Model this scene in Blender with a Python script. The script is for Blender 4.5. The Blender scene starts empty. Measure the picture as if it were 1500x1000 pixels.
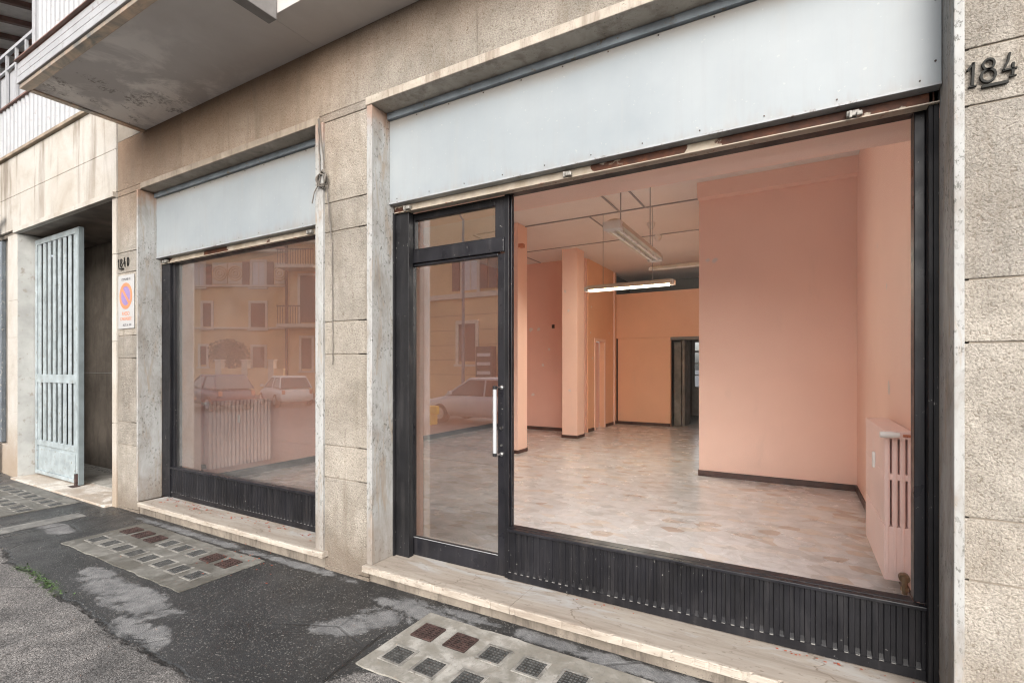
import bpy, math, random
from mathutils import Vector, Matrix, noise as mnoise
R = math.radians
random.seed(7)
S = bpy.context.scene
COL = S.collection
ORG = {}

# ------------------------------------------------------------------ mesh builder
class MB:
    def __init__(s): s.v = []; s.f = []
    def box(s, x0, x1, y0, y1, z0, z1):
        n = len(s.v)
        s.v += [(x0,y0,z0),(x1,y0,z0),(x1,y1,z0),(x0,y1,z0),(x0,y0,z1),(x1,y0,z1),(x1,y1,z1),(x0,y1,z1)]
        s.f += [tuple(n+i for i in q) for q in ((0,3,2,1),(4,5,6,7),(0,1,5,4),(1,2,6,5),(2,3,7,6),(3,0,4,7))]
        return s
    def poly(s, pts):
        n = len(s.v); s.v += [tuple(p) for p in pts]; s.f.append(tuple(range(n, n+len(pts)))); return s
    def prism(s, pts, d):
        """closed polygon pts (3D) extruded by vector d"""
        n = len(s.v); m = len(pts); d = Vector(d)
        s.v += [tuple(p) for p in pts] + [tuple(Vector(p)+d) for p in pts]
        s.f.append(tuple(range(n+m-1, n-1, -1))); s.f.append(tuple(range(n+m, n+2*m)))
        for i in range(m):
            j = (i+1) % m; s.f.append((n+i, n+j, n+m+j, n+m+i))
        return s
    def tube(s, pts, r, seg=8, cap=True, closed=False):
        pts = [Vector(p) for p in pts]; n0 = len(s.v); m = len(pts)
        rs = r if isinstance(r, (list, tuple)) else [r]*m
        up = None
        for i, p in enumerate(pts):
            if closed: d = pts[(i+1) % m]-pts[i-1]
            else: d = pts[min(i+1, m-1)]-pts[max(i-1, 0)]
            d = d.normalized() if d.length > 1e-9 else Vector((0,0,1))
            if up is None: up = d.orthogonal().normalized()
            up = (up-d*up.dot(d)); up = up.normalized() if up.length > 1e-6 else d.orthogonal().normalized()
            w = d.cross(up)
            for k in range(seg):
                a = 2*math.pi*k/seg
                s.v.append(tuple(p+(up*math.cos(a)+w*math.sin(a))*rs[i]))
        for i in range(m if closed else m-1):
            a = n0+i*seg; b = n0+((i+1) % m)*seg
            for k in range(seg):
                l = (k+1) % seg
                s.f.append((a+k, a+l, b+l, b+k))
        if cap and not closed:
            s.f.append(tuple(n0+k for k in range(seg-1, -1, -1)))
            s.f.append(tuple(n0+(m-1)*seg+k for k in range(seg)))
        return s
    def grid(s, fn, nu, nv):
        n = len(s.v)
        for j in range(nv+1):
            for i in range(nu+1): s.v.append(tuple(fn(i/nu, j/nv)))
        for j in range(nv):
            for i in range(nu):
                a = n+j*(nu+1)+i; s.f.append((a, a+1, a+nu+2, a+nu+1))
        return s
    def xf(s, M):
        s.v = [tuple(M @ Vector(p)) for p in s.v]; return s
    def build(s, name, mat, parent=None, bevel=0, smooth=None, origin=None):
        if parent is not None: o0 = ORG[parent.name]
        elif origin is not None: o0 = origin
        else:
            xs, ys, zs = zip(*s.v); o0 = ((min(xs)+max(xs))/2, (min(ys)+max(ys))/2, min(zs))
        me = bpy.data.meshes.new(name)
        me.from_pydata([(x-o0[0], y-o0[1], z-o0[2]) for x, y, z in s.v], [], s.f)
        me.validate(); me.update()
        me.materials.append(mat)
        ob = bpy.data.objects.new(name, me); COL.objects.link(ob)
        if parent is not None: ob.parent = parent
        else: ob.location = o0
        ORG[ob.name] = o0
        if smooth:
            me.shade_smooth() if hasattr(me, 'shade_smooth') else None
            me.set_sharp_from_angle(angle=R(smooth))
        if bevel:
            b = ob.modifiers.new('bevel', 'BEVEL'); b.width = bevel; b.segments = 2; b.limit_method = 'ANGLE'; b.angle_limit = R(40)
        return ob

def tag(o, label=None, cat=None, group=None, kind=None):
    if label: o['label'] = label
    if cat: o['category'] = cat
    if group: o['group'] = group
    if kind: o['kind'] = kind
    return o
def thing(name, loc, label, cat, group=None, rz=0, local=False):
    o = bpy.data.objects.new(name, None); COL.objects.link(o)
    o.location = loc; o.rotation_euler = (0, 0, rz); o.empty_display_size = .1
    ORG[o.name] = (0, 0, 0) if local else tuple(loc)
    return tag(o, label, cat, group)
def copy_tree(o, parent=None):
    c = o.copy(); COL.objects.link(c); ORG[c.name] = ORG.get(o.name, (0, 0, 0))
    if parent is not None: c.parent = parent
    for ch in o.children: copy_tree(ch, c)
    return c
def B(name, mat, parent, *boxes, bevel=.003, **k):
    m = MB()
    for b in boxes: m.box(*b)
    return m.build(name, mat, parent, bevel=bevel, **k)

# ------------------------------------------------------------------ materials
class Mat:
    def __init__(s, name, rough=.7, spec=.5, metal=0):
        s.m = bpy.data.materials.new(name); s.m.use_nodes = True
        s.t = s.m.node_tree; s.n = s.t.nodes; s.l = s.t.links
        s.b = s.n['Principled BSDF']
        s.b.inputs['Roughness'].default_value = rough
        s.b.inputs['Metallic'].default_value = metal
        s.b.inputs['Specular IOR Level'].default_value = spec
        s.tc = s.n.new('ShaderNodeTexCoord').outputs['Object']
    def set(s, inp, val):
        if hasattr(val, 'is_linked') or isinstance(val, bpy.types.NodeSocket): s.l.new(val, inp)
        elif isinstance(val, (tuple, list)):
            inp.default_value = tuple(val)+(1,) if len(val) == 3 and inp.type == 'RGBA' else tuple(val)
        elif inp.type == 'RGBA': inp.default_value = (val, val, val, 1)
        else: inp.default_value = val
    def map(s, sc=(1,1,1), loc=(0,0,0), rot=(0,0,0)):
        n = s.n.new('ShaderNodeMapping'); s.l.new(s.tc, n.inputs[0])
        n.inputs['Scale'].default_value = sc; n.inputs['Location'].default_value = loc; n.inputs['Rotation'].default_value = rot
        return n.outputs[0]
    def noise(s, scale, detail=4, rough=.55, dist=0, vec=None):
        n = s.n.new('ShaderNodeTexNoise'); s.l.new(vec or s.tc, n.inputs['Vector'])
        n.inputs['Scale'].default_value = scale; n.inputs['Detail'].default_value = detail
        n.inputs['Roughness'].default_value = rough; n.inputs['Distortion'].default_value = dist
        return n.outputs['Fac']
    def voro(s, scale, feature='F1', out='Distance', vec=None, rand=1):
        n = s.n.new('ShaderNodeTexVoronoi'); n.feature = feature; s.l.new(vec or s.tc, n.inputs['Vector'])
        n.inputs['Scale'].default_value = scale; n.inputs['Randomness'].default_value = rand
        return n.outputs[out]
    def ramp(s, fac, *stops, interp='LINEAR'):
        n = s.n.new('ShaderNodeValToRGB'); s.l.new(fac, n.inputs[0]); e = n.color_ramp.elements; n.color_ramp.interpolation = interp
        while len(e) < len(stops): e.new(.5)
        for q, (p, c) in zip(e, stops):
            q.position = p; q.color = (c, c, c, 1) if not isinstance(c, (tuple, list)) else tuple(c)+(1,)
        return n.outputs[0]
    def mix(s, fac, a, b, mode='MIX'):
        n = s.n.new('ShaderNodeMix'); n.data_type = 'RGBA'; n.blend_type = mode
        s.set(n.inputs[0], fac); s.set(n.inputs[6], a); s.set(n.inputs[7], b)
        return n.outputs[2]
    def math(s, op, a, b=0, clamp=False):
        n = s.n.new('ShaderNodeMath'); n.operation = op; n.use_clamp = clamp
        s.set(n.inputs[0], a); s.set(n.inputs[1], b); return n.outputs[0]
    def xyz(s, src=None):
        n = s.n.new('ShaderNodeSeparateXYZ'); s.l.new(src or s.tc, n.inputs[0]); return n.outputs
    def step(s, fac, a, b):
        n = s.n.new('ShaderNodeMapRange'); n.interpolation_type = 'SMOOTHSTEP'; s.set(n.inputs[0], fac)
        n.inputs[1].default_value = a; n.inputs[2].default_value = b; return n.outputs[0]
    def bump(s, h, strength=.4, dist=.01, prev=None):
        n = s.n.new('ShaderNodeBump'); n.inputs['Strength'].default_value = strength; n.inputs['Distance'].default_value = dist
        s.l.new(h, n.inputs['Height'])
        if prev is not None: s.l.new(prev, n.inputs['Normal'])
        return n.outputs[0]
    def done(s, col=None, rough=None, nor=None):
        if col is not None: s.set(s.b.inputs['Base Color'], col)
        if rough is not None: s.set(s.b.inputs['Roughness'], rough)
        if nor is not None: s.l.new(nor, s.b.inputs['Normal'])
        return s.m

def simple(name, c, rough=.6, metal=0, var=.12, scale=6, bump=.0, bscale=80, dirt=None, spec=.5):
    m = Mat(name, rough, spec, metal)
    n1 = m.noise(scale, 5, .6)
    d = tuple(x*(1-2*var) for x in c); l = tuple(min(1, x*(1+var)) for x in c)
    col = m.ramp(n1, (.3, d), (.7, l))
    if dirt:
        k = m.ramp(m.noise(scale*3.1, 6, .7), (.58, 0), (.66, 1))
        col = m.mix(k, col, dirt)
    nor = m.bump(m.noise(bscale, 3), bump, .003) if bump else None
    rr = m.ramp(m.noise(scale*2, 4), (.3, max(.03, rough-.1)), (.7, min(1, rough+.12)))
    return m.done(col, rr, nor)

def mat_stone():
    m = Mat('chiselled_stone', .88, .25)
    w = m.map((1, 1, 1.0))
    n1 = m.noise(60, 3, .58, 1.3, w); n2 = m.noise(140, 2, .5, .8)
    v = m.voro(55, 'SMOOTH_F1')
    h = m.math('ADD', m.math('MULTIPLY', m.ramp(n1, (.36, 0), (.62, 1)), .8), m.math('MULTIPLY', n2, .35))
    h = m.math('ADD', h, m.math('MULTIPLY', v, .3))
    base = m.ramp(m.noise(1.1, 5, .6), (.28, (.205,.183,.157)), (.5, (.305,.28,.247)), (.74, (.40,.375,.34)))
    spk = m.ramp(m.noise(120, 3, .7), (.35, .62), (.52, 1), (.72, 1.25))
    col = m.mix(1, base, spk, 'MULTIPLY')
    crev = m.ramp(n1, (.33, 1), (.43, 0))
    ri = m.n.new('ShaderNodeNewGeometry').outputs['Random Per Island']
    col = m.mix(1, col, m.ramp(ri, (0, (.80,.80,.80)), (.5, (.98,.97,.95)), (1, (1.12,1.10,1.07))), 'MULTIPLY')
    col = m.mix(1, col, m.ramp(m.noise(5, 6, .75), (.32, .74), (.68, 1.16)), 'MULTIPLY')
    col = m.mix(m.math('MULTIPLY', crev, .62), col, (.10,.077,.057))
    # soot and damp, each with a ragged edge of its own
    z = m.xyz()[2]
    soot = m.step(m.math('ADD', z, m.math('MULTIPLY', m.noise(2.2, 5, .65), .55)), 3.62, 4.12)
    col = m.mix(m.math('MULTIPLY', soot, .36), col, (.17,.082,.035))
    xs = m.xyz()[0]
    lf = m.step(xs, .3, -1.1)
    sl = m.math('MULTIPLY', m.math('MULTIPLY', lf, m.step(m.math('ADD', z, m.math('MULTIPLY', m.noise(1.6, 4), .5)), 2.9, 3.6)), .45)
    col = m.mix(sl, col, (.22,.125,.065))
    damp = m.step(m.math('ADD', z, m.math('MULTIPLY', m.noise(3, 5, .6, .4), .6)), .72, .36)
    col = m.mix(m.math('MULTIPLY', damp, .72), col, (.15,.118,.092))
    st = m.ramp(m.noise(1.6, 4, .6, .3, m.map((6, 6, .7))), (.52, 0), (.68, 1))
    col = m.mix(m.math('MULTIPLY', st, .42), col, (.16,.13,.10))
    return m.done(col, None, m.bump(h, .62, .007))

def mat_smooth_stone(name, a, b, dirt, lowdirt=True, streak=.5, pits=True, rough=.6):
    m = Mat(name, rough, .4)
    col = m.ramp(m.noise(4, 6, .65, .6), (.3, a), (.7, b))
    st = m.ramp(m.noise(3.2, 6, .7, .4, m.map((3.2, 3.2, .5))), (.5, 0), (.66, 1))
    col = m.mix(m.math('MULTIPLY', st, streak), col, dirt)
    nor = None
    if pits:
        p = m.ramp(m.noise(75, 4, .7, .2, m.map((1, 1, 1.7))), (.60, 0), (.66, 1))
        gate = m.ramp(m.noise(6, 3), (.42, 0), (.58, 1))
        p = m.math('MULTIPLY', p, gate)
        col = m.mix(m.math('MULTIPLY', p, .8), col, tuple(x*.35 for x in dirt))
        nor = m.bump(m.math('MULTIPLY', p, -1), .5, .003)
    if lowdirt:
        z = m.xyz()[2]
        d = m.step(m.math('ADD', z, m.math('MULTIPLY', m.noise(2.5, 5, .6), .7)), .95, .45)
        col = m.mix(m.math('MULTIPLY', d, .5), col, (.24,.175,.12))
    return m.done(col, None, nor)

def mat_cream():
    m = Mat('cream_cladding', .8, .3)
    col = m.ramp(m.noise(1.4, 6, .65, .4), (.28, (.33,.29,.24)), (.5, (.46,.43,.39)), (.7, (.53,.51,.48)))
    st = m.ramp(m.noise(1.5, 6, .65, .5, m.map((2.6, 2.6, .28))), (.5, 0), (.66, 1))
    z = m.xyz()[2]
    hi = m.step(z, 2.6, 4.1)
    col = m.mix(m.math('MULTIPLY', m.math('MULTIPLY', st, hi), .85), col, (.15,.12,.09))
    d = m.step(m.math('ADD', z, m.math('MULTIPLY', m.noise(2.5, 5, .6), .7)), 1.15, .6)
    col = m.mix(m.math('MULTIPLY', d, .7), col, (.26,.19,.13))
    sp = m.ramp(m.noise(90, 4, .7), (.3, .82), (.6, 1.05))
    col = m.mix(1, col, sp, 'MULTIPLY')
    return m.done(col, None, m.bump(m.noise(45, 4), .25, .004))

def mat_jamb():
    """weathered travertine lining, blue-grey lichen on the upper and middle part"""
    m = Mat('travertine_lining', .65, .35)
    v = m.map((1, 1, .35))
    col = m.ramp(m.noise(7, 6, .7, .5, v), (.3, (.20,.183,.165)), (.5, (.31,.31,.303)), (.72, (.395,.405,.41)))
    st = m.ramp(m.noise(5, 5, .7, .8, m.map((3, 3, .45), (3, 1, 2))), (.53, 0), (.66, 1))
    col = m.mix(m.math('MULTIPLY', st, .7), col, (.27,.215,.165))
    p = m.ramp(m.noise(60, 4, .75, .3, m.map((1, 1, .6))), (.56, 0), (.61, 1))
    p = m.math('MULTIPLY', p, m.ramp(m.noise(3.5, 3), (.4, 0), (.55, 1)))
    col = m.mix(m.math('MULTIPLY', p, .8), col, (.10,.10,.09))
    z = m.xyz()[2]
    rust = m.math('MULTIPLY', m.step(m.math('ADD', z, m.math('MULTIPLY', m.noise(9, 4), .3)), 3.22, 3.44), .6)
    col = m.mix(rust, col, (.26,.12,.055))
    lowd = m.step(m.math('ADD', z, m.math('MULTIPLY', m.noise(4, 5, .7, .4), .7)), .95, .5)
    col = m.mix(m.math('MULTIPLY', lowd, .5), col, (.17,.125,.09))
    return m.done(col, None, m.bump(m.math('MULTIPLY', p, -1), .4, .003))

def mat_asphalt():
    m = Mat('asphalt', .6, .32)
    X, Y, Z = m.xyz()
    wob = m.noise(1.9, 5, .65)
    wob2 = m.noise(9, 4, .6)
    # old paving beyond the ragged crack
    cx = m.math('ADD', m.math('MULTIPLY', X, -.05), 0)      # the seam drifts a little along the wall
    d = m.math('SUBTRACT', m.math('SUBTRACT', Y, cx), -1.335)
    d = m.math('ADD', d, m.math('MULTIPLY', m.math('SUBTRACT', wob, .5), .22))
    d = m.math('ADD', d, m.math('MULTIPLY', m.math('SUBTRACT', wob2, .5), .05))
    xm = m.step(m.math('ADD', X, m.math('MULTIPLY', wob, .5)), -1.9, -1.5)
    d = m.math('ADD', d, m.math('MULTIPLY', xm, -.55))
    old = m.step(d, .012, -.012)
    ad = m.math('ABSOLUTE', d)
    crackm = m.math('MULTIPLY', m.step(ad, .024, .006), m.ramp(m.noise(7, 4), (.36, .15), (.55, 1)))
    # aggregate
    agg = m.voro(190, 'F1'); cell = m.voro(190, 'F1', 'Color')
    cs = m.xyz(cell)[0]
    newc = m.ramp(m.noise(2.2, 5, .6), (.3, (.014,.0145,.016)), (.7, (.036,.037,.039)))
    newc = m.mix(m.ramp(cs, (.935, 0), (.98, .7)), newc, (.33,.32,.30))
    newc = m.mix(m.ramp(m.noise(180, 3, .7), (.4, 0), (.7, .3)), newc, (.09,.09,.09))
    oldc = m.ramp(m.noise(1.7, 6, .65, .3), (.34, (.08,.077,.075)), (.52, (.18,.17,.163)), (.7, (.25,.238,.228)))
    oldc = m.mix(m.math('MULTIPLY', m.ramp(m.noise(3.1, 8, .7, .5), (.42, 1), (.58, 0)), .5), oldc, (.085,.083,.083))
    oldc = m.mix(1, oldc, m.ramp(cs, (0, .25), (.5, .95), (.85, 1.3), (1, 2.0)), 'MULTIPLY')
    col = m.mix(old, newc, oldc)
    # dry patches on the damp new asphalt
    def blob(x, y, rx, ry, rot=0):
        vx = m.math('SUBTRACT', X, x); vy = m.math('SUBTRACT', Y, y)
        c, s_ = math.cos(rot), math.sin(rot)
        a = m.math('DIVIDE', m.math('ADD', m.math('MULTIPLY', vx, c), m.math('MULTIPLY', vy, s_)), rx)
        b = m.math('DIVIDE', m.math('SUBTRACT', m.math('MULTIPLY', vy, c), m.math('MULTIPLY', vx, s_)), ry)
        return m.math('SUBTRACT', 1, m.math('ADD', m.math('MULTIPLY', a, a), m.math('MULTIPLY', b, b)))
    rag = m.math('MULTIPLY', m.math('SUBTRACT', m.noise(5.5, 9, .74, .4), .5), 5.2)
    allb = None
    for q in ((-3.75,-.93,.62,.13,0),(-4.35,-.86,.2,.08,0),(-3.2,-1.1,.3,.1,0),(-2.25,-.52,.16,.12,.4),(-2.12,-.30,.2,.12,.3),(-1.9,-.16,.55,.075,0),(-.6,-.06,1.6,.06,0),
              (-3.1,-.05,.6,.05,0),(-5.9,-.6,.3,.1,0),(-4.6,-.07,1.3,.05,0)):
        b = blob(*q); allb = b if allb is None else m.math('MAXIMUM', allb, b)
    dry = m.step(m.math('ADD', m.math('MAXIMUM', allb, -1.6), rag), .02, .72)
    dry = m.math('MULTIPLY', dry, m.math('SUBTRACT', 1, old))
    dryc = m.mix(1, m.ramp(m.noise(14, 4), (.3, (.12,.12,.123)), (.7, (.21,.21,.21))), m.ramp(cs, (0, .8), (1, 1.2)), 'MULTIPLY')
    col = m.mix(dry, col, dryc)
    # big soft tone changes, worn strip near the wall
    far = m.step(m.math('ADD', X, m.math('MULTIPLY', wob, 1.4)), -5.6, -7.2)
    col = m.mix(m.math('MULTIPLY', far, .55), col, (.085,.085,.088))
    moss = m.math('MULTIPLY', m.math('MULTIPLY', m.step(ad, .05, .01), m.step(m.math('ABSOLUTE', m.math('ADD', X, 4.6)), .5, .3)), m.ramp(m.noise(30, 4), (.45, 0), (.56, 1)))
    wv_ = m.mix(.09, m.tc, m.n.new('ShaderNodeTexNoise').outputs['Color'])
    ed = m.voro(1.15, 'DISTANCE_TO_EDGE', 'Distance', wv_)
    hair = m.math('MULTIPLY', m.ramp(ed, (.004, 1), (.012, 0)), m.ramp(m.noise(1.3, 3, vec=m.map((1,1,1),(7,3,0))), (.44, 0), (.52, 1)))
    def seam(a, b, w):
        return m.step(m.math('ABSOLUTE', m.math('ADD', m.math('ADD', X, a), m.math('ADD', m.math('MULTIPLY', Y, b), m.math('MULTIPLY', wob2, .03)))), w, w*.3)
    sm = m.math('MAXIMUM', seam(5.93, .0, .010), seam(6.42, 0, .008))
    sm = m.math('MAXIMUM', sm, m.math('MULTIPLY', seam(2.02, .12, .012), m.step(Y, -.35, -.5)))
    crackm = m.math('MAXIMUM', crackm, m.math('MAXIMUM', m.math('MULTIPLY', hair, .3), sm))
    col = m.mix(m.math('MULTIPLY', crackm, .85), col, (.012,.012,.012))
    col = m.mix(m.math('MULTIPLY', moss, .8), col, (.05,.09,.02))
    rough = m.mix(old, m.ramp(m.noise(2.6, 4), (.35, .24), (.65, .5)), .8)
    rough = m.mix(dry, rough, .85)
    h = m.math('ADD', m.math('MULTIPLY', m.math('SUBTRACT', 1, agg), .6), m.math('MULTIPLY', old, .8))
    h = m.math('SUBTRACT', h, m.math('MULTIPLY', crackm, 3))
    nor = m.bump(h, .8, .005)
    return m.done(col, rough, nor)

def mat_concrete(name='light_concrete', a=(.24,.23,.205), b=(.42,.405,.375), wet=(.15,.14,.115)):
    m = Mat(name, .75, .4)
    col = m.ramp(m.noise(9, 6, .7, .5), (.32, a), (.68, b))
    w = m.ramp(m.noise(2.8, 5, .65, 1.0), (.46, 0), (.56, 1))
    col = m.mix(m.math('MULTIPLY', w, .6), col, wet)
    col = m.mix(m.ramp(m.noise(60, 3, .7), (.56, 0), (.64, .5)), col, (.16,.15,.14))
    return m.done(col, m.ramp(w, (0, .85), (1, .45)), m.bump(m.noise(50, 5, .7), .35, .004))

def mat_plaster(name, c, soil=True):
    m = Mat(name, .62, .3)
    d = tuple(x*.93 for x in c); l = tuple(min(.97, x*1.03) for x in c)
    col = m.ramp(m.noise(.9, 5, .6), (.3, d), (.7, l))
    if soil:
        s_ = m.ramp(m.noise(2.5, 6, .7, .5, m.map((2, 2, .5))), (.6, 0), (.75, 1))
        col = m.mix(m.math('MULTIPLY', s_, .2), col, (.55,.42,.36))
        z = m.xyz()[2]
        low = m.step(m.math('ADD', z, m.math('MULTIPLY', m.noise(3, 5, .7), .9)), 1.15, .45)
        col = m.mix(m.math('MULTIPLY', low, .10), col, (.42,.29,.23))
        sc_ = m.ramp(m.noise(9, 5, .75, .8, m.map((1, 1, 2.5))), (.63, 0), (.68, 1))
        col = m.mix(m.math('MULTIPLY', sc_, .14), col, (.85,.72,.66))
    return m.done(col, None, m.bump(m.noise(70, 3), .08, .002))

def mat_floor():
    m = Mat('marble_floor', .3, .5)
    wv = m.mix(.04, m.tc, m.n.new('ShaderNodeTexNoise').outputs['Color'])
    wv = m.mix(.05, m.map((.75, 1.25, 1)), m.n.new('ShaderNodeTexNoise').outputs['Color']); cell = m.voro(9.5, 'F1', 'Color', wv); cx = m.xyz(cell)
    base = m.ramp(cx[0], (.0, (.53,.54,.535)), (.35, (.63,.655,.665)), (.76, (.68,.705,.715)), (.90, (.64,.61,.56)), (1, (.47,.41,.36)))
    vein = m.ramp(m.noise(5, 6, .7, 1.5), (.3, .8), (.6, 1.06))
    col = m.mix(1, base, vein, 'MULTIPLY')
    e = m.voro(9.5, 'DISTANCE_TO_EDGE', 'Distance', wv)
    col = m.mix(m.ramp(e, (.0, .3), (.04, 0)), col, (.5,.46,.42))
    return m.done(col, m.ramp(m.noise(3, 4), (.3, .14), (.7, .32)))

def mat_fascia():
    m = Mat('painted_fascia', .42, .45)
    col = m.ramp(m.noise(1.2, 5, .6), (.3, (.225,.255,.277)), (.7, (.292,.318,.335)))
    st = m.ramp(m.noise(2.4, 5, .65, .3, m.map((3.5, 1, .35))), (.55, 0), (.72, 1))
    col = m.mix(m.math('MULTIPLY', st, .3), col, (.29,.285,.27))
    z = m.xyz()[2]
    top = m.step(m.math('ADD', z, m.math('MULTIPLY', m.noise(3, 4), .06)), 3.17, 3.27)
    col = m.mix(m.math('MULTIPLY', top, .5), col, (.24,.19,.14))  # soft shade under the lintel, painted as brown along the top
    lo = m.step(m.math('ADD', z, m.math('MULTIPLY', m.noise(26, 3, .6, 0, m.map((1, 1, .15))), .22)), 2.82, 2.72)
    col = m.mix(m.math('MULTIPLY', lo, .35), col, (.20,.165,.135))
    fine = m.ramp(m.noise(30, 4, .7, 0, m.map((1, 1, .05))), (.5, 0), (.72, 1))
    col = m.mix(m.math('MULTIPLY', fine, .16), col, (.22,.225,.225))
    spk = m.ramp(m.noise(45, 3, .6), (.68, 0), (.71, .35))
    col = m.mix(spk, col, (.42,.42,.41))
    return m.done(col, None, m.bump(m.noise(2.2, 3, .5), .3, .03))

def mat_rust(name='rusted_shutter_bar', bias=0.0):
    m = Mat(name, .7, .4)
    X = m.xyz()[0]
    k = m.math('ADD', m.math('MULTIPLY', m.noise(2.3, 6, .55, .2), 1.0), m.math('MULTIPLY', m.step(X, 1.2, 1.9), .10))
    r = m.step(m.math('ADD', k, bias), .53, .545)
    cream = m.ramp(m.noise(11, 5), (.35, (.28,.235,.18)), (.65, (.44,.39,.33)))
    rust = m.ramp(m.noise(14, 5, .7), (.3, (.022,.008,.005)), (.6, (.075,.024,.010)), (.75, (.17,.06,.022)))
    col = m.mix(r, cream, rust)
    return m.done(col, None, m.bump(m.math('SUBTRACT', m.noise(40, 4), r), .3, .002))

def mat_black(name='black_metal', c=(.014,.014,.017), rough=.36):
    m = Mat(name, rough, .26)
    col = m.ramp(m.noise(3, 5, .6), (.35, c), (.7, tuple(x*2.1 for x in c)))
    ch = m.ramp(m.noise(48, 3, .6), (.695, 0), (.72, 1))
    ch = m.math('MULTIPLY', ch, m.ramp(m.noise(2.5, 2), (.45, 0), (.6, 1)))
    col = m.mix(m.math('MULTIPLY', ch, .7), col, (.40,.39,.37))
    dust = m.ramp(m.noise(5, 5, .65, .3, m.map((4, 4, .4))), (.5, 0), (.75, .12))
    col = m.mix(dust, col, (.13,.12,.12))
    return m.done(col, m.ramp(m.noise(8, 4), (.3, rough-.08), (.7, rough+.2)), m.bump(m.noise(22, 3), .05, .002))

def mat_glass(name, fac, tint=(.93,.95,.94), dust=.02, rough=.0):
    m = Mat(name)
    n = m.n; l = m.l
    out = n['Material Output']; n.remove(m.b)
    tr = n.new('ShaderNodeBsdfTransparent'); tr.inputs[0].default_value = tint+(1,)
    gl = n.new('ShaderNodeBsdfGlossy'); gl.inputs['Roughness'].default_value = rough
    gl.inputs[0].default_value = (1, 1, 1, 1)
    df = n.new('ShaderNodeBsdfDiffuse'); df.inputs[0].default_value = (.6,.6,.6,1)
    a = n.new('ShaderNodeMixShader'); a.inputs[0].default_value = fac; l.new(tr.outputs[0], a.inputs[1]); l.new(gl.outputs[0], a.inputs[2])
    b = n.new('ShaderNodeMixShader'); l.new(a.outputs[0], b.inputs[1]); l.new(df.outputs[0], b.inputs[2])
    dn = m.ramp(m.noise(1.7, 6, .7, .6), (.35, dust*.4), (.7, dust*1.8)); l.new(dn, b.inputs[0])
    l.new(b.outputs[0], out.inputs['Surface'])
    return m.m

def mat_emit(name, c, s):
    m = Mat(name); m.b.inputs['Base Color'].default_value = c+(1,)
    m.b.inputs['Emission Color'].default_value = c+(1,); m.b.inputs['Emission Strength'].default_value = s
    return m.m

def mat_soffit():
    m = Mat('balcony_plaster', .85, .2)
    col = m.ramp(m.noise(.8, 6, .6, .3), (.3, (.46,.43,.41)), (.55, (.56,.53,.51)), (.75, (.64,.61,.59)))
    w = m.ramp(m.noise(2.1, 6, .65, .5), (.47, 0), (.60, 1))
    X, Y, Z = m.xyz()
    lf = m.step(X, .9, -.5)
    col = m.mix(m.math('MULTIPLY', m.math('MULTIPLY', w, lf), .85), col, (.86,.82,.78))
    pl = m.math('MULTIPLY', m.ramp(m.noise(3.2, 5, .7, .4), (.54, 0), (.58, 1)), m.step(X, -.1, -.7))
    pe = m.ramp(m.noise(40, 4, .7, .6), (.48, 0), (.54, 1))
    col = m.mix(m.math('MULTIPLY', m.math('MULTIPLY', pl, pe), .65), col, (.16,.135,.115))
    return m.done(col, None, m.bump(m.noise(20, 5), .15, .004))

M = {}
M['stone'] = mat_stone()
M['cream'] = mat_cream()
M['jamb'] = mat_jamb()
def mat_sill():
    m = Mat('travertine_sill', .6, .4)
    v = m.map((.55, 4.5, 4.5))
    col = m.ramp(m.noise(3.5, 7, .7, .6, v), (.3, (.22,.18,.145)), (.48, (.39,.345,.295)), (.7, (.54,.50,.44)))
    g_ = m.ramp(m.noise(2.2, 6, .7, .8, m.map((.6, 3, 3), (4, 1, 0))), (.5, 0), (.62, 1))
    Yl = m.xyz()[1]
    back = m.step(Yl, .02, .16)
    worn = m.step(m.math('ADD', Yl, m.math('MULTIPLY', m.noise(7, 4), .03)), -.045, -.01)
    col = m.mix(m.math('MULTIPLY', worn, .5), col, (.23,.195,.165))
    col = m.mix(m.math('MULTIPLY', m.math('MULTIPLY', g_, back), .8), col, (.40,.40,.40))
    cr = m.ramp(m.voro(1.3, 'DISTANCE_TO_EDGE', 'Distance', m.mix(.25, m.tc, m.n.new('ShaderNodeTexNoise').outputs['Color'])), (.0, 1), (.006, 0))
    col = m.mix(m.math('MULTIPLY', cr, .7), col, (.13,.09,.06))
    p = m.ramp(m.noise(55, 4, .7, .3, m.map((.5, 1, 1))), (.60, 0), (.65, 1))
    col = m.mix(m.math('MULTIPLY', p, .55), col, (.17,.13,.10))
    return m.done(col, None, m.bump(m.math('MULTIPLY', m.math('ADD', p, cr), -1), .4, .003))
M['sill'] = mat_sill()
M['lintel'] = mat_smooth_stone('travertine_lintel', (.30,.26,.215), (.50,.45,.39), (.20,.16,.125), False, .75)
M['plinth'] = mat_smooth_stone('stained_plinth', (.11,.092,.076), (.28,.245,.205), (.06,.05,.042), False, .7, True, .85)
M['asphalt'] = mat_asphalt()
M['concrete'] = mat_concrete()
M['concrete_pale'] = mat_concrete('pale_threshold', (.42,.385,.34), (.66,.62,.56), (.33,.25,.18))
M['pink'] = mat_plaster('salmon_plaster', (.96,.675,.57))
M['pinkdark'] = mat_plaster('salmon_plaster_darker', (.86,.54,.45))  # same salmon plaster in a darker tone
M['orange'] = mat_plaster('orange_plaster', (.86,.52,.34))
M['ceil'] = mat_plaster('ceiling_paint', (.88,.86,.84))
M['grey'] = mat_plaster('grey_back_plaster', (.22,.22,.21))
M['floor'] = mat_floor()
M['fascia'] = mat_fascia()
M['rustbar'] = mat_rust()
M['cream_lip'] = simple('cream_paint', (.36,.31,.25), .5, dirt=(.16,.06,.03))
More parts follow.
